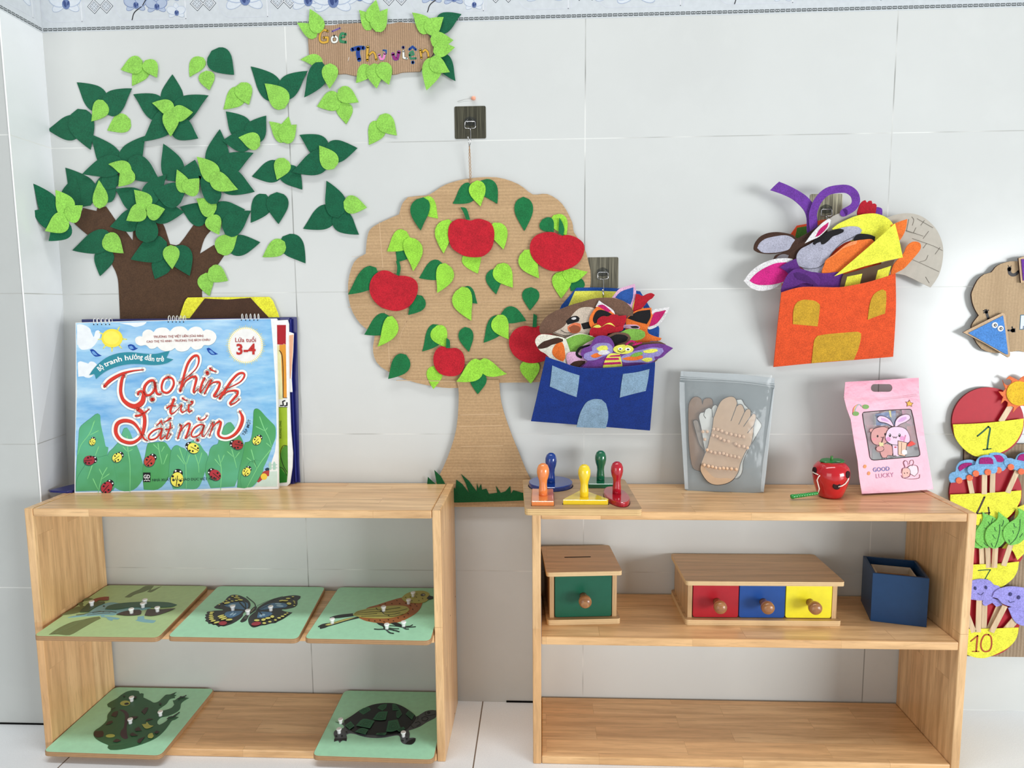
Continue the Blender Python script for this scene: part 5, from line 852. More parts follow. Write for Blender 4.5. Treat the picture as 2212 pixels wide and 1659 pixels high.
# ================================================================== pink snack-style bag
PB = Fr((1.1420, -.0745, .4952), (.157, .0300, 0), (0, .030, .216))
pk = thing('pink_zip_bag', (1.22, -.06, .4952), 'pink glossy zip bag printed with bear and rabbit, right end of the shelf top', 'bag')
pink = NT('pink_film'); tc = pink.n('TexCoord').outputs['Object']; nn = pink.noise(tc, 24, 4, .6)
pm = pink.out(pink.mix(nn, lin((188, 96, 126)), lin((214, 130, 154))), .34, .4, pink.bump(nn, .35, .006), Coat_Weight=.25, Coat_Roughness=.12)
PO = [PB.hit(*q) for q in px('P', '727 190 760 186 1100 168 1500 142 1576 140 1580 330 1610 540 1640 800 1690 1100 1745 1428 1600 1440 1350 1462 1150 1470 920 1482 890 1300 870 1100 830 880 790 620 745 500 712 370')]
HO = px('P', flatl(rrect(1022, 212, 1272, 302, 44, 5)))
def pwrink(x, y): return .0010 * sin(90 * x + 40 * y) * sin(60 * y - 30 * x)
def inpoly(p, P):
    c = False; j = len(P) - 1
    for i in range(len(P)):
        if (P[i][1] > p[1]) != (P[j][1] > p[1]) and p[0] < (P[j][0] - P[i][0]) * (p[1] - P[i][1]) / (P[j][1] - P[i][1]) + P[i][0]: c = not c
        j = i
    return c
from mathutils.geometry import tessellate_polygon
def holed(fr, outer, holes, z0, z1, m):
    if area2(outer) < 0: outer = outer[::-1]
    hs = [(h[::-1] if area2(h) > 0 else h) for h in holes]; allp = outer + [p for h in hs for p in h]; b = MB()
    tr_ = tessellate_polygon([[Vector((p[0], p[1], 0)) for p in l] for l in [outer] + hs]); n = len(allp)
    b.v = [fr.pt(p[0], p[1], z1) for p in allp] + [fr.pt(p[0], p[1], z0) for p in allp]
    for t3 in tr_:
        A_, B_, C_ = [allp[i] for i in t3]; s = (B_[0] - A_[0]) * (C_[1] - A_[1]) - (B_[1] - A_[1]) * (C_[0] - A_[0])
        t3 = tuple(t3) if s > 0 else tuple(reversed(t3)); b.face(t3, m); b.face(tuple(i + n for i in reversed(t3)), m)
    o = 0
    for l in [outer] + hs:
        for i in range(len(l)): j = (i + 1) % len(l); b.face((o + i + n, o + j + n, o + j, o + i), m)
        o += len(l)
    return b
WIN = [PB.hit(*q, .0145) for q in px('P', '925 560 940 540 1200 516 1475 502 1492 512 1515 600 1550 800 1590 1000 1590 1030 1570 1048 1300 1072 1060 1092 1030 1085 1012 1060 980 860 945 690')]
HOL = [PB.hit(*q, .0145) for q in HO]
holed(PB, [PB.hit(*q, .0145) for q in px('P', '727 190 760 186 1100 168 1500 142 1576 140 1580 330 1610 540 1640 800 1690 1100 1745 1428 1600 1440 1350 1462 1150 1470 920 1482 890 1300 870 1100 830 880 790 620 745 500 712 370')], [WIN, HOL], .0140, .0145, pm).build('front_film', pk)
holed(PB, PO, [[PB.hit(*q) for q in HO]], 0, .0004, pm).build('back_film', pk)
sd = MB(); FO = [PB.hit(*q, .0140) for q in px('P', '712 370 745 500 790 620 830 880 870 1100 890 1300 920 1482')]; BO2 = [PB.hit(*q) for q in px('P', '712 370 745 500 790 620 830 880 870 1100 890 1300 920 1482')]
for i in range(len(FO) - 1): k0 = len(sd.v); sd.v += [PB.pt(*FO[i], .0141), PB.pt(*FO[i + 1], .0141), PB.pt(*BO2[i + 1], .0003), PB.pt(*BO2[i], .0003)]; sd.face((k0, k0 + 1, k0 + 2, k0 + 3), pm, True)
sd.build('side_gusset', pk)
zz = .0146; w_ = MB(); w_.stroke(PB, px('P', '925 560 940 538 1200 515 1475 502 1492 512 1515 600 1550 800 1590 1000 1592 1030 1570 1048 1300 1072 1060 1092 1030 1085 1012 1060 980 860 945 690'), 1.6, zz, zz + .0002, ink(40, 18, 26), k=1, closed=True); w_.build('window_outline', pk)
for P in ('720 352 1000 384 1250 372 1560 330', '722 372 1000 402 1250 388 1562 350'): MB().stroke(PB, px('P', P), 1.3, .0146, .0158, pm, k=3).build('zip_closure', pk)
gl = filmmat((235, 235, 238), .10, .05, 'window_film'); MB().prism(PB, WIN, .0142, .0144, gl).build('window_film', pk)
con = thing('packet_of_blocks', PB.pt(.08, .07, .004), 'dark red and blue card pieces seen through the window of the pink bag', 'toy'); cm = MB()
for rgb, P, h in (((120, 26, 50), '930 520 1500 505 1600 1060 1010 1095', .002), ((96, 92, 92), '1050 960 1560 930 1600 1060 1040 1095', .0035), ((150, 30, 56), '970 690 1250 680 1300 900 1000 920', .0045), ((34, 86, 158), '1075 560 1310 520 1320 690 1085 690', .006), ((230, 220, 110), '1230 520 1255 518 1262 600 1245 590', .0065), ((196, 120, 150), '1380 510 1480 505 1510 700 1400 640', .005), ((176, 40, 60), '1440 700 1540 690 1560 900 1460 900', .005), ((110, 108, 106), '1075 560 1085 690 1070 690 1060 560', .0065)):
    cm.pxl(PB, px('P', P), h - .0015, h, plain(*rgb, .5))
cm.build('card_piece', con)
pr_ = MB(); L0 = .0147
def pi_(rgb, P, l, k=4): pr_.pxl(PB, sm(px('P', P), k=k), L0 + l * .00012, L0 + l * .00012 + .0001, ink(*rgb))
def ps_(rgb, P, w, l): pr_.stroke(PB, px('P', P), w, L0 + l * .00012, L0 + l * .00012 + .0001, ink(*rgb))
dkp, bear, bun = (66, 36, 40), (206, 150, 146), (226, 196, 216)
bh = '1030 770 1060 730 1120 710 1180 706 1240 740 1250 800 1230 860 1190 900 1120 920 1060 905 1030 860 1024 810'
pi_(dkp, el('P', 1035, 748, 30, 28), 0); pi_(bear, el('P', 1035, 748, 25, 23), 1); pi_(dkp, el('P', 1200, 722, 28, 24), 0); pi_(bear, el('P', 1200, 722, 23, 20), 1)
pi_(bear, '1085 935 1120 915 1200 905 1265 930 1282 1000 1270 1040 1225 1040 1210 1062 1160 1062 1130 1010 1090 990 1080 960', 1); ps_(dkp, '1085 935 1080 970 1130 1000 1140 1040 1165 1064 1205 1062 1220 1038 1270 1040 1280 1000', 1.0, 2)
pi_(bear, bh, 2); ps_(dkp, bh + ' 1030 770', 1.1, 3); pi_(bear, el('P', 1130, 960, 46, 34), 3); ps_(dkp, el('P', 1130, 960, 46, 34), 1.0, 4)
pi_((40, 22, 26), el('P', 1102, 815, 10, 14), 4); pi_((40, 22, 26), el('P', 1188, 792, 9, 14), 4); ps_(dkp, '1140 825 1158 832 1170 822', 1.0, 4); pi_((226, 140, 150), el('P', 1062, 850, 24, 14), 3)
pi_((214, 204, 150), '1116 885 1172 890 1168 930 1124 930', 5, 1); ps_(dkp, '1150 885 1168 828', 2.0, 5)
for P in ('1100 600 1130 580 1190 590 1250 630 1292 700 1270 700 1200 665 1130 650 1105 630', '1300 700 1310 640 1350 590 1420 562 1470 572 1480 610 1430 650 1370 675 1320 708'): pi_(bun, P, 5); ps_(dkp, P, 1.1, 6)
pi_((206, 160, 206), '1140 602 1190 612 1240 650 1200 645 1150 630', 6); pi_((206, 160, 206), '1330 650 1370 605 1430 588 1440 610 1390 645', 6)
b2 = '1200 790 1215 750 1250 718 1300 705 1370 708 1430 735 1465 790 1478 840 1470 880 1420 905 1340 918 1260 908 1205 870 1190 830'; pi_(bun, b2, 7); ps_(dkp, b2 + ' 1200 790', 1.1, 8)
for x in (1245, 1355): pi_((34, 20, 24), el('P', x, 805, 13, 20), 9); pi_((250, 250, 250), el('P', x - 3, 797, 4, 6), 10)
for x, y in ((1225, 850), (1385, 838)): pi_((214, 146, 190), el('P', x, y, 28, 26), 8)
ps_(dkp, '1278 818 1290 836 1302 822 1314 838 1326 820', 1.2, 9)
pi_(bun, '1270 915 1340 915 1350 1040 1330 1050 1300 1030 1285 1050 1275 1000', 6); ps_(dkp, '1272 920 1284 1040 1305 1050', 1.0, 7); pi_((226, 70, 60), '1440 930 1470 890 1500 870 1545 905 1480 930', 7); pi_((176, 60, 80), el('P', 1308, 942, 14, 8), 8)
pi_((226, 186, 160), '1338 870 1442 890 1420 1050 1340 1030', 9, 1); ps_(dkp, '1338 868 1442 890 1420 1050 1340 1030 1338 868', 1.1, 10); ps_((214, 130, 170), '1405 880 1425 808', 2.2, 10); ps_(dkp, '1380 890 1375 1020', .8, 10); pi_((226, 224, 232), el('P', 1412, 1000, 30, 30), 11)
for i, rgb in enumerate(((214, 120, 110), (236, 190, 120), (150, 170, 180))): ps_(rgb, '%d 545 %d 490 %d 455 %d 450 %d 470' % (815 + i * 12, 825 + i * 12, 865 + i * 5, 900, 930 - i * 6), 1.8, 1 + i)
pi_((120, 160, 90), el('P', 965, 475, 38, 26), 4); pi_((120, 160, 90), el('P', 850, 555, 38, 26), 4)
pi_((226, 172, 72), '1470 396 1484 425 1515 432 1495 452 1500 472 1470 460 1440 470 1445 440 1424 418 1455 420', 2, 1); ps_((80, 50, 30), '1470 396 1484 425 1515 432 1495 452 1500 472 1470 460 1440 470 1445 440 1424 418 1455 420 1470 396', .8, 3)
pr_.text(PB, 'GOOD', px('P', (1050, 1228))[0], px('P', (1243, 1212))[0], L0, L0 + .0004, ink(116, 124, 178), bold=.02)
pr_.text(PB, 'LUCKY', px('P', (1085, 1302))[0], px('P', (1290, 1284))[0], L0, L0 + .0004, ink(190, 136, 172), bold=.0)
for P in ('1420 1180 1400 1120 1420 1095 1445 1110 1455 1150', '1470 1140 1480 1100 1510 1090 1520 1120 1500 1160', '1440 1180 1490 1150 1560 1160 1570 1230 1530 1280 1480 1250', '1380 1240 1390 1190 1450 1180 1480 1220 1470 1280 1400 1300 1378 1270', '1400 1300 1480 1310 1580 1300 1590 1260'): ps_((120, 80, 90), P, .9, 4)
pi_((226, 212, 220), '1450 1180 1490 1155 1555 1165 1565 1230 1530 1275 1480 1250', 2); pi_((232, 180, 170), '1385 1240 1395 1192 1450 1184 1475 1220 1465 1275 1400 1295', 3); pi_((236, 186, 208), '1425 1170 1405 1120 1422 1100 1442 1115 1450 1150', 3)
ps_(dkp, '1412 1240 1414 1246', 1.6, 5); ps_(dkp, '1444 1236 1446 1242', 1.6, 5)
for x, y in ((955, 1165), (1000, 1245)): pi_((222, 150, 96), el('P', x, y, 18, 22, 20), 2)
pr_.build('printed_picture', pk)
# ================================================================== standing books on the left unit
BK = Fr((-.4411, -.0985, .4960), (.4066, .0381, 0), (0, .035, .347))
bk = thing('flip_chart_book', (-.24, -.07, .4955), 'large spiral bound picture book with blue sky cover and red title, left unit', 'book')
def bks(z): return BK
CO = px('F0', '163 697 230 695 300 693 400 691 500 689 598 688 599 800 600 900 601 1000 600 1056 500 1059 400 1061 300 1063 161 1065 162 950 165 850')
MB().pxl(BK, px('F0', '164 698 598 689 601 1057 162 1066'), -.0100, -.0016, plain(238, 236, 228, .8, .1, name='paper')).build('page_block', bk)
sk = NT('cover_sky'); tc = sk.n('TexCoord').outputs['Object']; mp = sk.n('Mapping'); sk.set(mp.inputs[0], tc); mp.inputs['Scale'].default_value = (6, 6, 26); mp.inputs['Rotation'].default_value = (0, .25, 0)
a_ = sk.noise(mp.outputs[0], 1.6, 6, .6); b_ = sk.noise(tc, 7, 4, .6)
skm = sk.out(sk.mix(sk.ramp(b_, [(.35, (0, 0, 0, 1)), (.65, (1, 1, 1, 1))]), sk.ramp(a_, [(.32, lin((96, 164, 214))), (.5, lin((134, 190, 226))), (.68, lin((176, 212, 232)))]), sk.ramp(a_, [(.3, lin((112, 170, 218))), (.7, lin((190, 220, 236)))])), .42, .35)
e0 = -.0015
MB().pxl(BK, CO, -.0015, 0, plain(236, 236, 232, .5, .3, name='paper')).build('front_cover', bk)
pc = MB(); PL = [0]
def cz(l): return .00004 + l * .00009
def cp(rgb, cr, P, l, k=4, m=None): pc.pxl(BK, sm(px(cr, P), k=k), cz(l) - .0001, cz(l), m or ink(*rgb), back=False)
def cs(rgb, cr, P, w, l, mb=None): (mb or pc).stroke(BK, px(cr, P), w, cz(l) - .0001, cz(l), ink(*rgb), cap=True)
pc.pxl(BK, px('F0', '164 698 400 692 585 689 590 750 596 850 598 940 594 975 586 1000 572 1030 548 1052 400 1058 163 1063 163 950 166 850'), 0, cz(0), skm, back=False)
wc = (232, 236, 238)
cp(wc, 'J', '250 490 300 486 360 500 410 525 450 560 465 610 500 680 510 655 530 590 570 575 600 610 598 670 560 730 520 790 480 830 440 850 380 866 320 866 280 830 268 800 252 790', 1)
cp(wc, 'J', '890 470 960 486 1040 500 1110 526 1170 520 1240 500 1280 470 1290 452 1100 460', 1)
cp(wc, 'J', '262 1060 300 1040 360 1055 420 1075 450 1045 500 1050 540 1080 560 1110 500 1180 500 1240 440 1285 380 1280 350 1265 270 1270', 1)
for P in ('700 880 640 860 620 890', '560 880 900 930 1000 900'): pass
for a, ra, rb, w in ((205, 1, 1.35, 26), (-60, 1, 1.35, 26), (5, 1, 1.35, 30), (50, 1, 1.35, 30), (92, 1, 1.45, 30), (130, 1, 1.35, 28), (175, 1, 1.3, 24)):
    c, s = cos(radians(a)), sin(radians(a)); cs((228, 224, 110), 'J', [780 + 150 * c, 695 + 135 * s, 780 + 215 * c, 695 + 200 * s], [w / 6.9, w / 16], 2)
cp((240, 222, 74), 'J', el('J', 775, 695, 158, 138), 3); cp((248, 232, 96), 'J', el('J', 765, 690, 120, 100), 4)
for cr, P, Q in (('J', '440 868 480 858 520 880 560 920 620 958 580 966 520 968 470 920 455 890', '470 895 500 890 540 930 560 952 500 940'), ('J', '1010 800 1050 785 1100 800 1130 835 1165 842 1120 870 1080 878 1030 850 1020 830', '1030 815 1070 810 1100 850 1060 858 1035 840'), ('K', '458 850 490 838 525 860 560 890 600 915 630 932 580 944 530 942 490 910 470 880', '490 880 520 875 560 910 580 935 530 925')):
    cp((24, 70, 156), cr, P, 2); cp((110, 160, 214), cr, Q, 3)
# publisher cloud
CLD = '1120 730 1130 690 1180 665 1225 672 1235 610 1290 568 1350 572 1395 605 1440 555 1520 535 1590 545 1640 590 1700 535 1780 518 1850 530 1905 580'
cloudL = px('J', CLD); cloudR = px('K', '178 585 230 540 300 522 370 540 410 590 460 565 540 585 590 630 605 690 570 760 500 800 420 800 380 845 310 868 260 855 222 820 170 875 90 896 20 880')
cloudB = px('J', '1715 840 1660 875 1580 890 1510 870 1450 820 1400 850 1340 850 1280 800 1200 808 1140 780')
allc = cloudL + cloudR + cloudB
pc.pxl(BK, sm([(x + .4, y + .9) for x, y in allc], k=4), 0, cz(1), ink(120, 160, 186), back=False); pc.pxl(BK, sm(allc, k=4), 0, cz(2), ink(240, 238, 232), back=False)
# age badge
cx, cy = px('K', (1040, 800))[0]
for i in range(60):
    a = 2 * pi * i / 60; r0, r1 = 33.5, 41.5 + (2 if i % 3 == 0 else 0); c, s = cos(a), sin(a)
    pc.stroke(BK, [(cx + r0 * c, cy + r0 * s), (cx + r1 * c, cy + r1 * s)], [1.4, .8], 0, cz(2), ink(226, 210, 120), k=1, cap=False)
pc.pxl(BK, ell(cx, cy, 37.5, 38.5, n=40), 0, cz(1), ink(244, 238, 214), back=False); pc.pxl(BK, ell(cx, cy, 34, 35.5, n=40), 0, cz(3), ink(236, 234, 230), back=False)
# clay leaves
for i, (cr, P, V) in enumerate([
 ('L', '465 690 480 560 560 480 640 420 700 370 740 355 772 380 778 480 800 600 830 720 850 820 890 840 880 920 840 1100 780 1300 700 1500 400 1500 420 1300 440 1000', ['690 460 620 640 500 800 450 940', '745 600 620 665', '750 830 700 960']),
 ('L', '1100 600 1120 565 1160 558 1200 620 1240 720 1300 820 1350 950 1400 1150 1380 1300 1250 1480 1050 1500 900 1300 880 950 960 850 1050 740', ['1160 680 1170 880 1200 1100 1200 1490', '1100 830 1160 900', '1230 870 1170 900']),
 ('L', '1420 950 1440 840 1460 780 1580 765 1700 765 1760 840 1812 930 1800 1100 1740 1300 1600 1480 1400 1480 1380 1200 1400 1050', ['1600 780 1620 900 1660 1080', '1540 800 1610 870', '1690 830 1650 900', '1735 940 1680 1080']),
 ('L', '1790 900 1830 830 1880 810 1940 840 2000 870 2060 1000 2100 1200 2060 1450 1820 1470 1760 1250 1770 1050', ['1910 850 1960 1000 2000 1100 2005 1440', '1880 950 1980 1080', '2050 950 2010 1080']),
 ('M', '180 780 260 740 340 790 400 880 460 960 440 1100 380 1300 300 1450 140 1450 130 1100 160 900', ['260 900 320 1080 330 1200', '370 920 330 1070']),
 ('M', '470 960 490 870 540 810 600 790 620 720 680 560 740 490 790 480 830 530 870 610 930 690 970 780 1000 900 960 1100 900 1250 840 1400 500 1450 430 1250 430 1100', ['610 950 650 1150 640 1450', '560 1010 640 1110', '690 950 650 1050', '800 870 840 1010 870 1130', '740 900 830 980', '910 910 850 990']),
 ('M', '1070 740 1100 600 1110 450 1115 340 1130 295 1170 285 1220 320 1290 400 1360 470 1425 550 1428 700 1400 800 1300 1050 1180 1250 1030 1420 880 1420 900 1200 960 950 990 770', ['1200 400 1260 560 1330 700 1370 820', '1150 540 1270 600', '1310 560 1280 600', '1080 870 1130 1050 1170 1150', '1020 990 1120 1060', '1300 780 1370 840']),
 ('L', '420 1500 440 1300 520 1150 640 1000 760 980 870 950 960 1060 990 1200 1010 1330 960 1500', ['870 1130 800 1260 740 1500', '760 1150 810 1250', '900 1220 800 1290', '670 1290 740 1440', '660 1090 590 1290']),
 ('M', '1060 1050 1140 1020 1230 1040 1280 1150 1200 1280 1100 1400 1020 1420 940 1420 930 1250', ['1360 870 1200 1080 1020 1410', '1120 1060 1160 1140'])]):
    q = [Vector(p) for p in px(cr, P)]; P2 = flatl([(min(max(p.x, 164), 597 - max(0, p.y - 940) * .38), min(p.y, 1061 - (p.x - 163) * .022)) for p in q])
    gm = NT('clay_green'); tc = gm.n('TexCoord').outputs['Object']; n_ = gm.noise(tc, 10, 3); gg = ((72, 152, 92), (92, 178, 138)) if i not in (2, 6, 8) else ((66, 150, 78), (84, 166, 112))
    m_ = gm.out(gm.mix(gm.ramp(n_, [(.35, (0, 0, 0, 1)), (.65, (1, 1, 1, 1))]), lin(gg[0]), lin(gg[1])), .45, .3)
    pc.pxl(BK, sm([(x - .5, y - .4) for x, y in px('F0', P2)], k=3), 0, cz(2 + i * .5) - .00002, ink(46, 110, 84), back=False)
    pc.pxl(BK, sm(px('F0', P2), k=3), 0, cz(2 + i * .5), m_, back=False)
    for v in V: cs((128, 206, 136), cr, v, [2.2, 1.0], 3 + i * .5)
# lady beetles
def bug(cr, x, y, r, rot, col, l=8):
    o = CR[cr]; x, y, r = o[0] + x / o[2], o[1] + y / o[2], r / o[2]; c, s = cos(radians(rot)), sin(radians(rot)); F = lambda a, b: (x + r * (a * c - b * s), y + r * (a * s + b * c))
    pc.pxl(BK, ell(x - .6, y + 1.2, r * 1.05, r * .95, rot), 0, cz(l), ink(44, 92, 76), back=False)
    pc.pxl(BK, ell(*F(.85, 0), r * .62, r * .66, rot), 0, cz(l + 1), ink(26, 26, 28), back=False); pc.pxl(BK, ell(x, y, r, r * .86, rot), 0, cz(l + 2), ink(*col), back=False)
    dkc = (34, 26, 22)
    pc.stroke(BK, [F(-.9, 0), F(.5, 0)], r * .1, 0, cz(l + 3), ink(*dkc))
    for a, b in ((-.1, .5), (-.15, -.5), (-.7, .35), (.35, -.65)): pc.pxl(BK, ell(*F(a, b), r * .17, n=10), 0, cz(l + 3), ink(*dkc), back=False)
    for b in (-.36, .3): pc.pxl(BK, ell(*F(1.15, b), r * .13, n=8), 0, cz(l + 3), ink(245, 245, 245), back=False)
RD, YW = (178, 52, 62), (238, 230, 96)
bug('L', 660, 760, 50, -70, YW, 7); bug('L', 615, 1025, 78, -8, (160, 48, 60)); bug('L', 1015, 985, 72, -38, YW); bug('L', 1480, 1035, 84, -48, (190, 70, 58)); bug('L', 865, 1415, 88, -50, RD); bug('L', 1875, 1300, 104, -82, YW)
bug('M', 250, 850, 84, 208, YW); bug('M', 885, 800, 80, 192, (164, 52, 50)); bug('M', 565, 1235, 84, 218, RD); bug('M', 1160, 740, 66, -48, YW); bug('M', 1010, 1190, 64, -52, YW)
# lower right corner of the page beneath
cp((200, 220, 208), 'M', '1180 1330 1300 1190 1450 1180 1450 1400 1120 1400', 5, 1); cp((176, 66, 60), 'M', '1250 1190 1340 1170 1335 1250 1290 1260 1190 1340 1160 1330', 6, 3); cp((40, 60, 76), 'M', '1275 1150 1310 1130 1340 1140 1335 1170 1290 1175', 7, 3); cp((236, 202, 70), 'M', el('M', 1262, 1258, 46, 46), 8)
for x in (1350, 1410): cp((170, 206, 188), 'M', '%d 1160 %d 1070 %d 1040 %d 1070 %d 1160' % (x - 18, x - 18, x, x + 18, x + 18), 5, 2)
cs((170, 206, 188), 'M', '1310 1090 1450 1085', 1.2, 6); cs((170, 206, 188), 'M', '1310 1135 1450 1130', 1.2, 6)
cp((46, 136, 152), 'J', '432 1248 500 1150 600 1050 740 960 900 915 1070 905 1250 925 1420 930 1540 905 1636 882 1585 990 1690 1012 1600 1065 1480 1092 1350 1095 1200 1082 1050 1082 900 1105 760 1150 640 1215 535 1305 515 1230', 10, 3)
cp((16, 20, 22), 'L', '1388 1200 1492 1200 1492 1335 1388 1335', 12, 1)
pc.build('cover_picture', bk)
# title
ti = MB(); RED = (212, 58, 44); LW = 12.29
TT = [('t1', '-180 1160 -60 1030 100 920 300 820 560 750 860 715', [72, 96, 90, 70, 46, 22]), ('t1', '340 860 290 960 260 1120 250 1300 290 1460 360 1560 480 1650 620 1690 740 1650 830 1560 860 1420 850 1330 790 1290 730 1310 710 1370', [66, 84, 88, 92, 110, 130, 140, 120, 80, 56, 60]),
 ('t1', '1150 1040 1100 1000 1000 1030 900 1140 870 1280 920 1380 1010 1390 1100 1320 1170 1180 1150 1040 1180 1240 1220 1350 1290 1370 1325 1350', [60, 70, 76, 66, 56, 70, 74, 60, 30]), ('t1', '1520 910 1400 980 1340 1140 1360 1280 1480 1330 1590 1250 1660 1100 1630 960 1520 910', 56), ('t1', '1080 1510 1110 1500', 96),
 ('t2', '75 1075 140 1020 330 880 520 700 600 520 590 370 520 340 420 400 310 560 230 800 180 1000 110 1280', [18, 24, 24, 34, 60, 66, 66, 64, 62, 70]), ('t2', '170 1180 260 1020 420 910 520 900 540 960 510 1100 460 1280 470 1330 540 1270 600 1210', [20, 40, 60, 70, 66, 54, 44, 20, 14]),
 ('t2', '760 940 690 1080 640 1260 640 1320 720 1230 860 1030 940 985', [56, 58, 60, 50, 16, 16, 14]), ('t2', '940 985 880 1110 755 1355', [40, 56, 40]), ('t2', '870 1150 980 1060 1110 1040 1160 1080 1120 1220 1010 1400 1040 1435 1120 1400 1230 1300', [14, 34, 56, 64, 64, 64, 40, 24, 18]),
 ('t2', '1300 1230 1500 1150 1700 1040 1800 920 1810 830 1740 800 1620 850 1460 1020 1340 1200 1160 1480', [24, 28, 34, 46, 56, 56, 60, 62, 66, 68]), ('t2', '1240 1400 1370 1300 1540 1270 1640 1290 1620 1380 1500 1520 1430 1600 1450 1650 1560 1600 1670 1510 1670 1480', [24, 44, 58, 62, 60, 50, 40, 34, 24, 24]),
 ('t2', '905 680 960 730 1080 775', [60, 50, 16]), ('t2', '830 790 830 815', 90),
 ('t3', '1790 150 1720 340 1690 480 1720 540 1800 500 1900 400 1980 310', [66, 70, 60, 50, 26, 14, 14]), ('t3', '1600 380 1700 320 1840 325', [44, 44, 26]), ('t3', '1990 300 1970 440 2010 500 2090 460 2140 420', [38, 46, 40, 20, 14]), ('t4', '340 300 330 440 350 490 430 440', [50, 54, 40, 20]), ('t4', '400 215 440 215 430 260 370 300', [50, 50, 40, 24]), ('t4', '175 120 240 165 320 190', [50, 36, 12]),
 ('t3', '830 410 930 480 1000 600 1010 800 960 1050 870 1190 720 1290 560 1300 380 1230 270 1100 240 960 280 810 400 730 560 720 720 780 850 930 930 1090 1010 1210 1100 1250', [110, 100, 96, 96, 80, 70, 90, 92, 96, 100, 100, 104, 100, 90, 70, 56, 50, 16]), ('t3', '770 590 880 575 1020 500 1135 400', [50, 56, 50, 16]),
 ('t3', '1470 930 1380 930 1240 990 1130 1100 1120 1190 1190 1220 1310 1180 1420 1060 1480 930 1440 1080 1430 1200 1480 1190 1560 1110', [40, 40, 44, 44, 44, 40, 36, 36, 50, 50, 40, 16]), ('t3', '1325 850 1400 780 1460 710 1470 790 1500 835', [20, 36, 34, 34, 18]), ('t3', '1510 765 1600 720 1700 650', [16, 36, 56]), ('t3', '1690 770 1690 880 1620 1080 1580 1200 1640 1180 1720 1060', [34, 44, 44, 36, 22, 10]), ('t3', '1570 950 1650 945 1750 890', [40, 34, 16]),
 ('t4', '110 860 150 840 120 960 45 1195', [26, 46, 46, 40]), ('t4', '80 1080 200 890 320 790 370 800 350 900 290 1080 240 1190 290 1160 370 1080', [14, 26, 48, 54, 54, 44, 40, 24, 14]), ('t4', '730 830 640 820 500 900 420 1020 410 1110 470 1150 600 1100 700 970 750 830 700 1000 690 1120 740 1140 820 1030 980 750', [40, 40, 44, 44, 40, 40, 32, 36, 46, 46, 34, 20, 14, 20]), ('t4', '600 640 610 690 690 700 780 650 830 560', [40, 44, 36, 26, 14]), ('t4', '565 1225 580 1235', 72),
 ('t4', '970 770 980 850 885 1130', [30, 46, 22]), ('t4', '930 960 1050 800 1160 730 1190 770 1160 900 1120 1040 1150 1130 1260 1180 1400 1170 1560 1080 1680 930 1750 760 1760 620 1690 460', [14, 30, 54, 60, 66, 70, 74, 62, 52, 60, 70, 80, 90, 92, 84, 40])]
for cr, P, w in TT:
    v = px(cr, P); ww = [q / LW + 9.0 for q in w] if isinstance(w, list) else w / LW + 9.0
    ti.stroke(BK, v, ww, cz(13) - .0002, cz(14), ink(240, 240, 234))
for cr, P, w in TT:
    v = px(cr, P); ww = [q / LW for q in w] if isinstance(w, list) else w / LW
    ti.stroke(BK, [(a + .35, b + .7) for a, b in v], ww, cz(14), cz(15), ink(120, 24, 24)); ti.stroke(BK, v, [max(.6, q - .5) for q in ww] if isinstance(ww, list) else ww - .5, cz(15), cz(16), ink(*RED))
ti.build('title_lettering', bk)
sm_ = MB(); z1 = cz(12)
def tx(s, cr, a, b, col, bold=.0, hs=1.0, l=12): sm_.text(BK, s, px(cr, a)[0], px(cr, b)[0], 0, cz(l), ink(*col), bold=bold, hscale=hs)
DR = (150, 66, 60)
tx('TRƯƠNG THỊ VIỆT LIÊN (Chủ biên)', 'J', (1393, 692), (2139, 672), DR, .012); tx('CAO THỊ TÚ ANH - TRƯƠNG THỊ BÍCH CHÂU', 'J', (1290, 762), (2240, 733), DR, .012)
tx('Lứa tuổi', 'K', (886, 752), (1196, 752), (170, 60, 56), .008); tx('3-4', 'K', (905, 936), (1192, 932), (190, 48, 44), .03)
def banner(t, h, fr, z):
    P = sm(px('J', '592 1192 700 1112 900 1040 1100 1012 1240 1012 1400 1040 1552 1040'), False, 8); n = len(P) - 1; i = min(int(t * n), n - 1); f = t * n - i
    a, b = Vector(fr.hit(*P[i], z)), Vector(fr.hit(*P[i + 1], z)); d = (b - a).normalized(); q = a + (b - a) * f; return (q.x - d.y * h, q.y + d.x * h)
sm_.text(BK, 'Bộ tranh hướng dẫn trẻ', px('J', (592, 1190))[0], px('J', (1660, 1190))[0], 0, cz(12), ink(244, 244, 240), bold=.02, arc=banner)
def side(t, h, fr, z):
    P = sm(px('t4', '1810 1130 1900 1000 1960 840 1990 700'), False, 8); n = len(P) - 1; i = min(int(t * n), n - 1); f = t * n - i
    a, b = Vector(fr.hit(*P[i], z)), Vector(fr.hit(*P[i + 1], z)); d = (b - a).normalized(); q = a + (b - a) * f; return (q.x - d.y * h, q.y + d.x * h)
sm_.text(BK, 'TẬP MỘT', px('F0', (528, 942))[0], px('F0', (565, 942))[0], 0, cz(12), ink(40, 60, 76), bold=.005, arc=side)
tx('NHÀ XUẤT BẢN GIÁO DỤC VIỆT NAM', 'L', (1520, 1326), (2440, 1306), (38, 70, 60), .005); tx('GD', 'L', (1396, 1284), (1486, 1284), (240, 240, 240), .02, 1.25, 14)
sm_.stroke(BK, px('L', '1402 1318 1425 1305 1440 1318 1458 1305 1482 1318'), 1.4, 0, cz(14), ink(236, 236, 236), k=2)
sm_.build('small_lettering', bk)
rg = plain(240, 240, 238, .3, .5, name='white_wire')
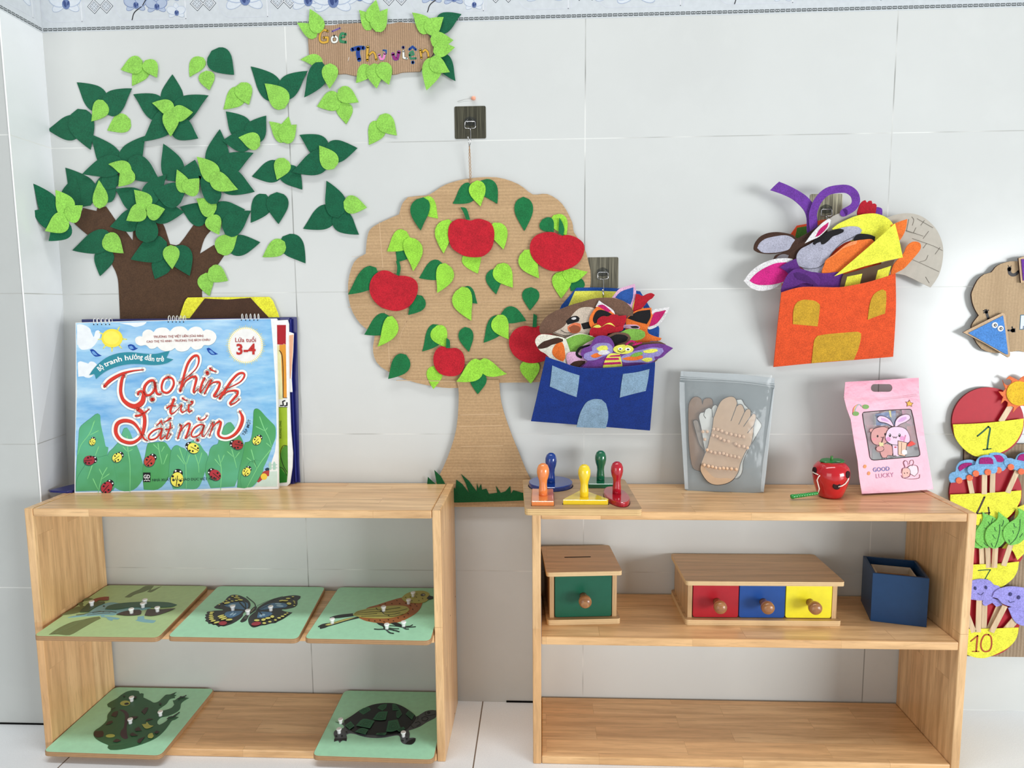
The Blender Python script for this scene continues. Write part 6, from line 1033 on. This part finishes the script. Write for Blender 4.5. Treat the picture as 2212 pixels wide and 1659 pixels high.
for xs, y in (((203, 211, 220, 229, 237), 696), ((364, 373, 381, 389, 397), 690.5), ((522, 531, 540, 549, 557), 686.5)):
    for i, x in enumerate(xs):
        a, b = BK.hit(x, y)
        MB().tube([tuple(BK.pt(a + .0014 * sin(q), b + .0022 + .0062 * cos(q), -.0045 + .0085 * sin(q))) for q in [2 * pi * k / 16 for k in range(16)]], .0007, rg, n=6, closed=True).build('binding_ring', bk)
        h_ = BK.hit(x - .5, y + 5.0); MB().prism(BK, ell(h_[0], h_[1], .0013, n=8), 0, cz(1), BLK).build('punched_hole', bk)
# second picture book behind
FB2 = Fr((-.02, -.0330, .4960), (1, 0, 0), (0, .008, .347))
b2_ = thing('picture_card_book', (-.05, -.036, .4955), 'second white paged picture book with orange and green strip showing, right behind the front book', 'book')
MB().pxl(FB2, sm(px('F0', '250 700 603 692 620 691 622.5 700 623 760 624 850 627 930 631 980 630 1010 625 1045 618 1052 606 1054 250 1056'), k=1), -.006, 0, plain(240, 240, 238, .75, .15, name='paper')).build('page_block', b2_)
pb2 = MB()
for i, (rgb, cr, P) in enumerate([((226, 222, 170), 'K', '1400 800 1600 800 1600 1640 1400 1640'), ((172, 30, 40), 'K', '1400 498 1642 498 1640 790 1610 776 1590 792 1400 780'), ((222, 150, 52), 'K', '1545 792 1590 796 1610 780 1640 794 1655 1590 1600 1590 1580 1200 1572 950 1545 880'), ((236, 236, 230), 'M', '1300 150 1592 150 1592 262 1300 262'), ((158, 186, 48), 'M', '1300 265 1592 265 1598 700 1600 1200 1300 1200'), ((84, 146, 56), 'M', '1495 960 1520 860 1560 812 1600 815 1604 1200 1590 1340 1480 1350 1480 1100'), ((40, 120, 40), 'M', '1490 1120 1530 1180 1590 1240 1590 1340 1480 1350')]):
    pb2.pxl(FB2, px(cr, P), 0, .0003 + i * .00008, ink(*rgb), back=False)
for cr, P, w in (('K', '1545 880 1575 920 1590 1000 1600 1200 1600 1580', 1.2), ('M', '1535 128 1590 128', .9), ('M', '1300 263 1595 263', .8), ('M', '1590 815 1540 815 1505 880 1500 960 1540 1100 1590 1190', .9), ('M', '1490 1120 1540 1150 1590 1240', .9), ('M', '1500 240 1540 240 1530 180 1560 170', 2.6), ('M', '1560 245 1590 240 1590 200', 2.6)):
    pb2.stroke(FB2, px(cr, P), w, 0, .0012, BLK)
pb2.text(FB2, 'XUONG ONG', px('M', (1512, 715))[0], px('M', (1512, 460))[0], 0, .0012, BLK); pb2.build('cover_picture', b2_)
cdk = thing('paper_card', (-.02, -.022, .60), 'narrow white and peach paper card between the picture book and the navy folder', 'card')
FB3 = Fr((0, -.0200, .496), (1, 0, 0), (0, 0, 1))
MB().pxl(FB3, px('K', '1600 590 1690 600 1760 625 1750 900 1735 1100 1728 1300 1740 1500 1600 1500'), -.001, 0, plain(242, 240, 236, .8, .1, name='paper')).build('card_sheet', cdk)
MB().pxl(FB3, px('K', '1600 650 1690 655 1755 640 1745 900 1730 1130 1712 1300 1600 1300'), 0, .0003, ink(226, 172, 138)).build('printed_picture', cdk)
nf = thing('navy_folder', (-.24, -.015, .4955), 'navy blue hardcover folder behind the picture books, its base flap poking out left', 'folder')
nvm = plain(26, 30, 104, .3, .45, 0, .3, name='navy_cloth')
FN = Fr((0, -.0085, 0), (1, 0, 0), (0, 0, 1))
MB().pxl(FN, px('F0', '176 690 640 685 641 694 646 1000 648 1042 180 1050'), -.003, 0, nvm, bev=.0008).build('back_cover', nf)
FN2 = Fr((0, -.0160, 0), (1, 0, 0), (0, 0, 1))
MB().pxl(FN2, px('F0', '178 692 625 686.5 626 750 632 900 636 1046 182 1052'), -.003, 0, nvm, bev=.0008).build('front_cover', nf)
MB().stroke(FN2, px('F0', '627 690 629 800 634 930 639 1042'), 2.0, -.004, .001, plain(40, 46, 130, .25), k=2).build('spine_crease', nf)
MB().prism(hor(.4955), [(-.5018, -.0880), (-.4960, -.0925), (-.4560, -.0985), (-.4480, -.0940), (-.4420, -.0300), (-.4300, -.0100), (-.4700, -.0100)], 0, .0042, nvm, bev=.0008).build('base_flap', nf)
# ================================================================== cardboard house board at the right edge
RB = Fr((0, -.0120, 0), (1, 0, 0), (0, 0, 1)); edge = plain(70, 50, 38, .9)
cb3 = cardb(186, 160, 128, 'X', .006, .15)
cl = thing('cardboard_cloud_board', (1.44, -.012, .76), 'brown cardboard cloud shaped board with drawn arms, at the right edge high on the wall', 'decoration')
MB().pxl(RB, sm(px('R', '1350 60 1100 70 960 100 888 108 830 118 740 120 640 148 585 185 545 235 470 256 400 318 350 420 335 472 348 560 375 630 412 690 350 770 335 830 362 930 440 1040 540 1080 640 1086 700 1070 760 1074 830 1062 888 1076 1100 1080 1350 1070'), k=2, ang=40), -.004, 0, cb3, side=edge).build('board', cl)
dr = MB(); pk_ = ink(66, 64, 64)
dr.stroke(RB, px('R', '735 200 738 240 765 262 800 256 834 225'), [7, 7, 7, 6], .0001, .0004, pk_).stroke(RB, px('R', '732 205 735 195'), 8.5, .0001, .0004, pk_).stroke(RB, px('R', '733 190 722 162'), 1, .0001, .0004, pk_, k=1).stroke(RB, px('R', '740 190 754 166'), 1, .0001, .0004, pk_, k=1)
dr.stroke(RB, px('R', '515 728 500 680 492 655'), [5.5, 5.2, 6.5], .0001, .0004, pk_)
for P in ('488 655 465 662', '485 650 462 640', '488 645 478 630', '494 642 494 628', '500 648 514 634'): dr.stroke(RB, px('R', P), 2.4, .0001, .0004, pk_, k=1)
dr.stroke(RB, px('R', '718 848 750 848 770 848'), [4, 4, 9], .0001, .0004, pk_).stroke(RB, px('R', '768 840 764 812'), 3, .0001, .0004, pk_, k=1)
for y in (832, 843, 853, 862): dr.stroke(RB, px('R', '768 %d 792 %d' % (y, y)), 2.4, .0001, .0004, pk_, k=1)
dr.build('drawn_arms', cl)
MB().pxl(RB, px('R', '850 682 990 676 990 834 840 840'), .0001, .0003, ink(70, 110, 130)).pxl(RB, px('R', '858 690 990 684 990 826 848 832'), .0002, .0005, ink(214, 220, 230)).pxl(RB, px('R', '878 800 990 790 990 826 874 832'), .0003, .0006, ink(120, 130, 150)).build('painted_window', cl)
RB2 = Fr((0, -.0180, 0), (1, 0, 0), (0, 0, 1))
tg = thing('felt_triangle_figure', (1.38, -.016, .78), 'blue felt triangle with two googly eyes on tan card, on the cloud board', 'decoration')
MB().pxl(RB2, sm(px('R', '246 868 440 768 655 664 680 668 692 692 720 900 742 1096 738 1122 720 1132 480 990'), k=2, ang=30), -.003, 0, cardb(206, 176, 144, 'X', .006, .1), side=edge).build('card_base', tg)
MB().pxl(RB2, px('R', '304 876 668 692 690 830 722 1098 700 1100'), .0002, .0016, felt(78, 136, 206), bev=.0003).build('felt_face', tg)
def eye(fr, cr, x, y, r, par, z, dx=0, dy=0):
    a, b = fr.hit(*px(cr, (x, y))[0], z); s = r / CR[cr][2] * .00088
    e = MB().lathe(fr.pt(a, b, z), [(s, 0), (s, .0010), (s * .8, .0019), (s * .4, .0023)], plain(240, 242, 242, .15, .5), axis=fr.n, n=18).build('googly_eye', par)
    MB().lathe(fr.pt(a + dx, b + dy, z + .0021), [(s * .5, -.0008), (s * .5, .0004), (s * .3, .0006)], plain(16, 16, 18, .2), axis=fr.n, n=14).build('pupil', e)
eye(RB2, 'R', 578, 792, 33, tg, .0016); eye(RB2, 'R', 638, 828, 33, tg, .0016)
ps = thing('felt_square_figure', (1.49, -.016, .9), 'purple felt square on tan card, cut by the right edge of the photo', 'decoration')
MB().pxl(RB2, px('R', '830 86 900 62 1240 40 1260 330 856 346'), -.003, 0, cardb(206, 176, 144, 'X', .006, .1), side=edge).build('card_base', ps)
MB().pxl(RB2, px('R', '862 98 1210 70 1230 310 880 322'), .0002, .0016, felt(104, 52, 150), bev=.0003).build('felt_face', ps)
# ================================================================== counting board with stick figures
NB = Fr((0, -.0060, 0), (1, 0, 0), (0, 0, 1))
cbn = thing('cardboard_counting_board', (1.45, -.006, .11), 'tall brown cardboard counting board behind the numbered round pockets, right of the shelf', 'board')
MB().pxl(NB, px('F0', '2083 968 2150 960 2420 955 2420 1422 2260 1420 2110 1418 2080 1417'), -.0045, 0, cardb(160, 140, 118, 'X', .007, .6), side=edge).build('board', cbn)
PF = Fr((0, -.0115, 0), (1, 0, 0), (0, 0, 1)); DG, BR = (24, 84, 60), (66, 48, 40)
def pocket(cr, red, yel, digits, label, col):
    t = thing('numbered_pocket', (PF.hit(*px(cr, yel)[0])[0], -.01, PF.hit(*px(cr, yel)[0])[1] - .05), label, 'pocket', 'round numbered pockets of the counting board')
    MB().pxl(PF, sm(px(cr, red), k=3, ang=70), -.005, -.0005, plain(176, 22, 40, .5, .3, name='red_card'), side=plain(110, 30, 30, .7)).build('red_disc', t)
    fr = Fr((0, -.0180, 0), (1, 0, 0), (0, 0, 1)); MB().pxl(fr, sm(px(cr, yel), k=3, ang=40), -.0012, 0, felt(246, 240, 70), bev=.0003).build('yellow_pouch', t)
    d = MB()
    for P, w in digits: d.stroke(fr, px(cr, P), w, .0001, .0004, ink(*col))
    d.build('number', t); return t
pocket('S', el('S', 524, 560, 392, 376), '144 588 400 578 640 558 912 524 900 640 840 760 760 840 660 895 540 930 410 938 320 900 230 820 165 720', [('410 714 470 665 528 612', 3.2), ('528 612 548 635 530 740 516 852', 3.4), ('472 862 510 858 556 850', 2.4)], 'round red and yellow pocket numbered 1, holding the sun on a stick', DG)
pocket('S', el('S', 498, 1330, 394, 372), '116 1350 400 1338 640 1325 886 1304 880 1400 830 1500 740 1600 600 1680 460 1690 300 1650 180 1560 120 1440', [('486 1378 440 1480 402 1556', 4), ('402 1556 480 1552 545 1548', 2.6), ('528 1488 536 1530 534 1570', 3)], 'round red and yellow pocket numbered 4, holding blue cars on sticks', BR)
pocket('T', '360 400 820 395 850 480 815 545 700 700 500 720 250 690 180 560 200 440 280 380', '180 572 340 568 600 558 813 537 800 620 760 700 700 755 630 798 500 830 380 820 250 760 190 680', [('396 628 460 622 520 620', 2), ('520 620 495 660 464 716', 2), ('460 716 490 718', 1.6)], 'round red and yellow pocket numbered 7, holding green leaves on sticks', DG)
pocket('T', el('T', 470, 1180, 345, 330), '130 1236 300 1228 560 1222 809 1212 800 1280 770 1350 700 1420 600 1475 500 1515 430 1526 330 1510 220 1450 150 1350', [('318 1352 352 1325 386 1296', 2.6), ('388 1296 380 1380 374 1454', 3.6), ('334 1456 370 1458 402 1456', 2), ('500 1284 460 1290 430 1340 422 1400 440 1446 475 1458 515 1440 532 1380 525 1310 500 1284', 3.2)], 'round red and yellow pocket numbered 10, lowest of the column, holding purple figures', (170, 72, 44))
def stick(par, cr, a, b, w, z=-.0145):
    fr = Fr((0, z, 0), (1, 0, 0), (0, 0, 1)); o = CR[cr]; MB().stroke(fr, px(cr, list(a) + list(b)), w / o[2], -.0014, 0, wood('V', (226, 200, 164), (212, 184, 146), .02, .5, .6, 'stick_wood'), k=1, cap=False).build('craft_stick', par)
def figure(name, label, cr, parts, st, lev, group):
    z = -.0165 - lev * .0028; fr = Fr((0, z, 0), (1, 0, 0), (0, 0, 1)); c0 = fr.hit(*px(cr, parts[0][2])[0]); t = thing(name, (c0[0], z, c0[1]), label, 'stick figure', group)
    for a, b, w in st: stick(t, cr, a, b, w, z + .0006)
    for i, q in enumerate(parts):
        nm, m, P = q[:3]; z1 = .0006 + (.0013 if i else 0) + (i > 0) * .0004 * (q[3] if len(q) > 3 and not isinstance(q[3], float) else 1)
        if len(q) > 3 and isinstance(q[3], float): MB().stroke(fr, px(cr, P), q[3], .0006, .0022, m).build(nm, t)
        else: MB().pxl(fr, sm(px(cr, P), k=4), z1 - .0006, z1 + .0009, m, bev=.0003).build(nm, t)
sunb = '860 110 800 80 760 62 722 98 760 95 785 120 770 150 735 165 700 140 682 105 700 170 715 200 690 235 640 228 670 270 690 290 665 365 710 325 740 350 735 395 780 390 805 400 795 460 850 400 900 385 960 400 1040 360 1080 250 1050 120 960 60 900 70'
OR_, YE_ = felt(244, 122, 74), felt(240, 186, 46)
figure('sun_on_stick', 'orange and yellow felt sun on a wooden stick, above pocket 1 at the right edge', 'S', [('rays', OR_, sunb), ('disc', YE_, el('S', 862, 250, 134, 132))], [((665, 560), (775, 380), 60)], .4, None)
cb_, cw_, cwh = felt(122, 172, 214), felt(162, 36, 116), felt(248, 116, 80)
CARS = [('leftmost of the four light blue felt cars on sticks, low behind its neighbour', '100 1160 110 1130 140 1108 172 1100 185 1040 215 1000 262 978 330 970 385 990 410 1060 405 1130 330 1168 250 1190 180 1215 120 1222 104 1195', '204 1064 222 1035 255 1014 300 1005 350 1006 350 1026 290 1052 222 1096', (212, 1197), (327, 1167), ((320, 1170), (355, 1350), 52), 0),
 ('light blue felt car on a stick, second from the right, half hidden behind another car', '540 905 600 892 660 898 705 915 735 950 722 1000 728 1050 690 1092 640 1085 600 1060 560 1000', '590 925 630 920 668 928 700 962 690 993 650 998 600 985', (640, 1085), (560, 1080), ((578, 1100), (572, 1340), 56), .6),
 ('front light blue felt car on a stick, in the middle of pocket 4', '303 1095 308 1060 335 1038 385 1028 400 980 430 944 475 924 530 918 585 932 615 975 628 1030 625 1090 600 1118 500 1128 400 1140 330 1128', '434 1018 436 975 455 952 500 946 550 948 578 972 584 1018', (395, 1122), (525, 1107), ((488, 1120), (485, 1345), 56), 1.6),
 ('light blue felt car on a slanted stick, at the right edge of the photo', '700 1012 702 975 725 956 780 955 820 970 850 920 900 896 980 890 1060 905 1085 1000 1080 1110 1000 1130 900 1110 860 1092 790 1072 730 1050', '846 972 862 932 900 910 980 908 1040 925 1040 1000 940 990', (775, 1051), (888, 1100), ((850, 1080), (738, 1330), 56), 1.0)]
for lb, P, Q, w1, w2, s, lv in CARS: figure('felt_car_on_stick', lb, 'S', [('car_body', cb_, P), ('window', cw_, Q), ('wheel', cwh, el('S', *w1, 35, 34), 2), ('wheel', cwh, el('S', *w2, 35, 34), 2)], [s], lv, 'felt cars on sticks')
lg, vn = felt(122, 198, 92), ink(40, 90, 56)
star = felt(246, 236, 84)
figure('felt_star_on_stick', 'yellow felt star partly behind the green leaves at the right edge', 'T', [('star', star, '700 340 780 345 860 300 1000 290 1040 380 930 440 880 445 795 524 740 420 640 400')], [], -.6, None)
figure('felt_star_on_stick', 'yellow felt star tip at the right edge above the green leaves', 'T', [('star', star, '776 -60 800 -20 900 -60 960 60 860 80 770 92 778 20')], [], -.6, None)
for lb, P, V, s, lv in (('green felt leaf on a stick, leftmost and partly behind the shelf side', '300 330 370 200 400 120 420 60 405 20 470 60 480 200 500 350 440 402 380 398 320 380', ['420 100 400 250 430 390'], ((430, 390), (436, 600), 52), -.1),
    ('green felt leaf on a stick, second from left', '436 28 480 52 540 72 580 100 560 200 510 330 498 400 440 388 380 340 366 290 376 220 420 150 444 90', ['545 95 510 200', '500 130 515 165', '460 190 500 210', '455 345 480 372 515 372'], ((492, 390), (500, 600), 52), .8),
    ('green felt leaf on a stick, third from left, with dark vein', '603 26 650 66 700 105 712 150 690 230 670 320 620 380 560 405 510 385 475 330 466 280 480 210 530 155 590 105', ['615 158 615 230 595 320 568 392', '565 185 570 215 585 225', '545 262 560 290 575 300', '655 115 650 150 635 175', '640 215 660 240', '530 350 545 385'], ((572, 390), (560, 600), 56), 1.8),
    ('green felt leaf on a slanted stick, fourth, near the right edge', '800 -10 850 10 900 60 920 160 900 260 830 340 760 365 715 366 670 320 650 260 660 200 700 150 780 95 810 40', ['825 105 820 200 780 300 722 360', '760 145 770 180 788 186', '750 220 758 250', '710 312 716 340', '850 250 820 290'], ((730, 360), (655, 580), 54), 2.4)):
    figure('felt_leaf_on_stick', lb, 'T', [('leaf', lg, P)] + [('vein', vn, v, .9) for v in V], [s], lv, 'felt leaves on sticks')
pp = felt(152, 148, 222)
def face(x, y): return [('eye', vn2, el('T', x - 52, y, 11, 17), 2), ('eye', vn2, el('T', x + 58, y - 8, 11, 17), 2), ('mouth', vn2, '%d %d %d %d %d %d' % (x - 30, y + 48, x, y + 66, x + 30, y + 44), .9)]
vn2 = ink(60, 58, 110)
figure('purple_octopus_on_stick', 'back purple felt figure on a stick, mostly behind the smiling left one', 'T', [('body', pp, '440 940 520 910 620 930 640 985 580 1000 540 960 470 990 440 970')], [((462, 970), (452, 1260), 54), ((620, 960), (490, 1270), 54)], -.3, 'purple felt figures on sticks')
figure('purple_octopus_on_stick', 'smiling purple felt figure on a stick beside the shelf edge', 'T', [('body', pp, '230 840 270 760 340 728 430 714 510 730 560 775 610 790 632 840 600 890 560 900 510 930 440 936 360 930 300 920 250 900')] + face(420, 812), [((405, 930), (394, 1260), 56), ((250, 1000), (350, 1260), 54)], .8, 'purple felt figures on sticks')
figure('purple_octopus_on_stick', 'lower right purple felt figure on a wide slanted stick', 'T', [('body', pp, '700 1010 800 990 900 1000 960 1100 930 1190 860 1195 790 1170 745 1115 720 1060')], [((820, 1080), (640, 1290), 80)], .2, 'purple felt figures on sticks')
figure('purple_octopus_on_stick', 'smiling purple felt figure tilted right, at the right edge of the photo', 'T', [('body', pp, '560 850 600 820 630 808 700 792 790 794 880 810 960 850 980 930 940 990 860 1010 780 1010 700 990 640 965 600 920 540 900')] + [('eye', vn2, el('T', 727, 872, 15, 19, 20), 2), ('eye', vn2, el('T', 812, 905, 14, 20, 20), 2), ('mouth', vn2, '705 935 720 958 745 950 765 945', .9)], [((670, 990), (530, 1260), 56)], 1.6, 'purple felt figures on sticks')
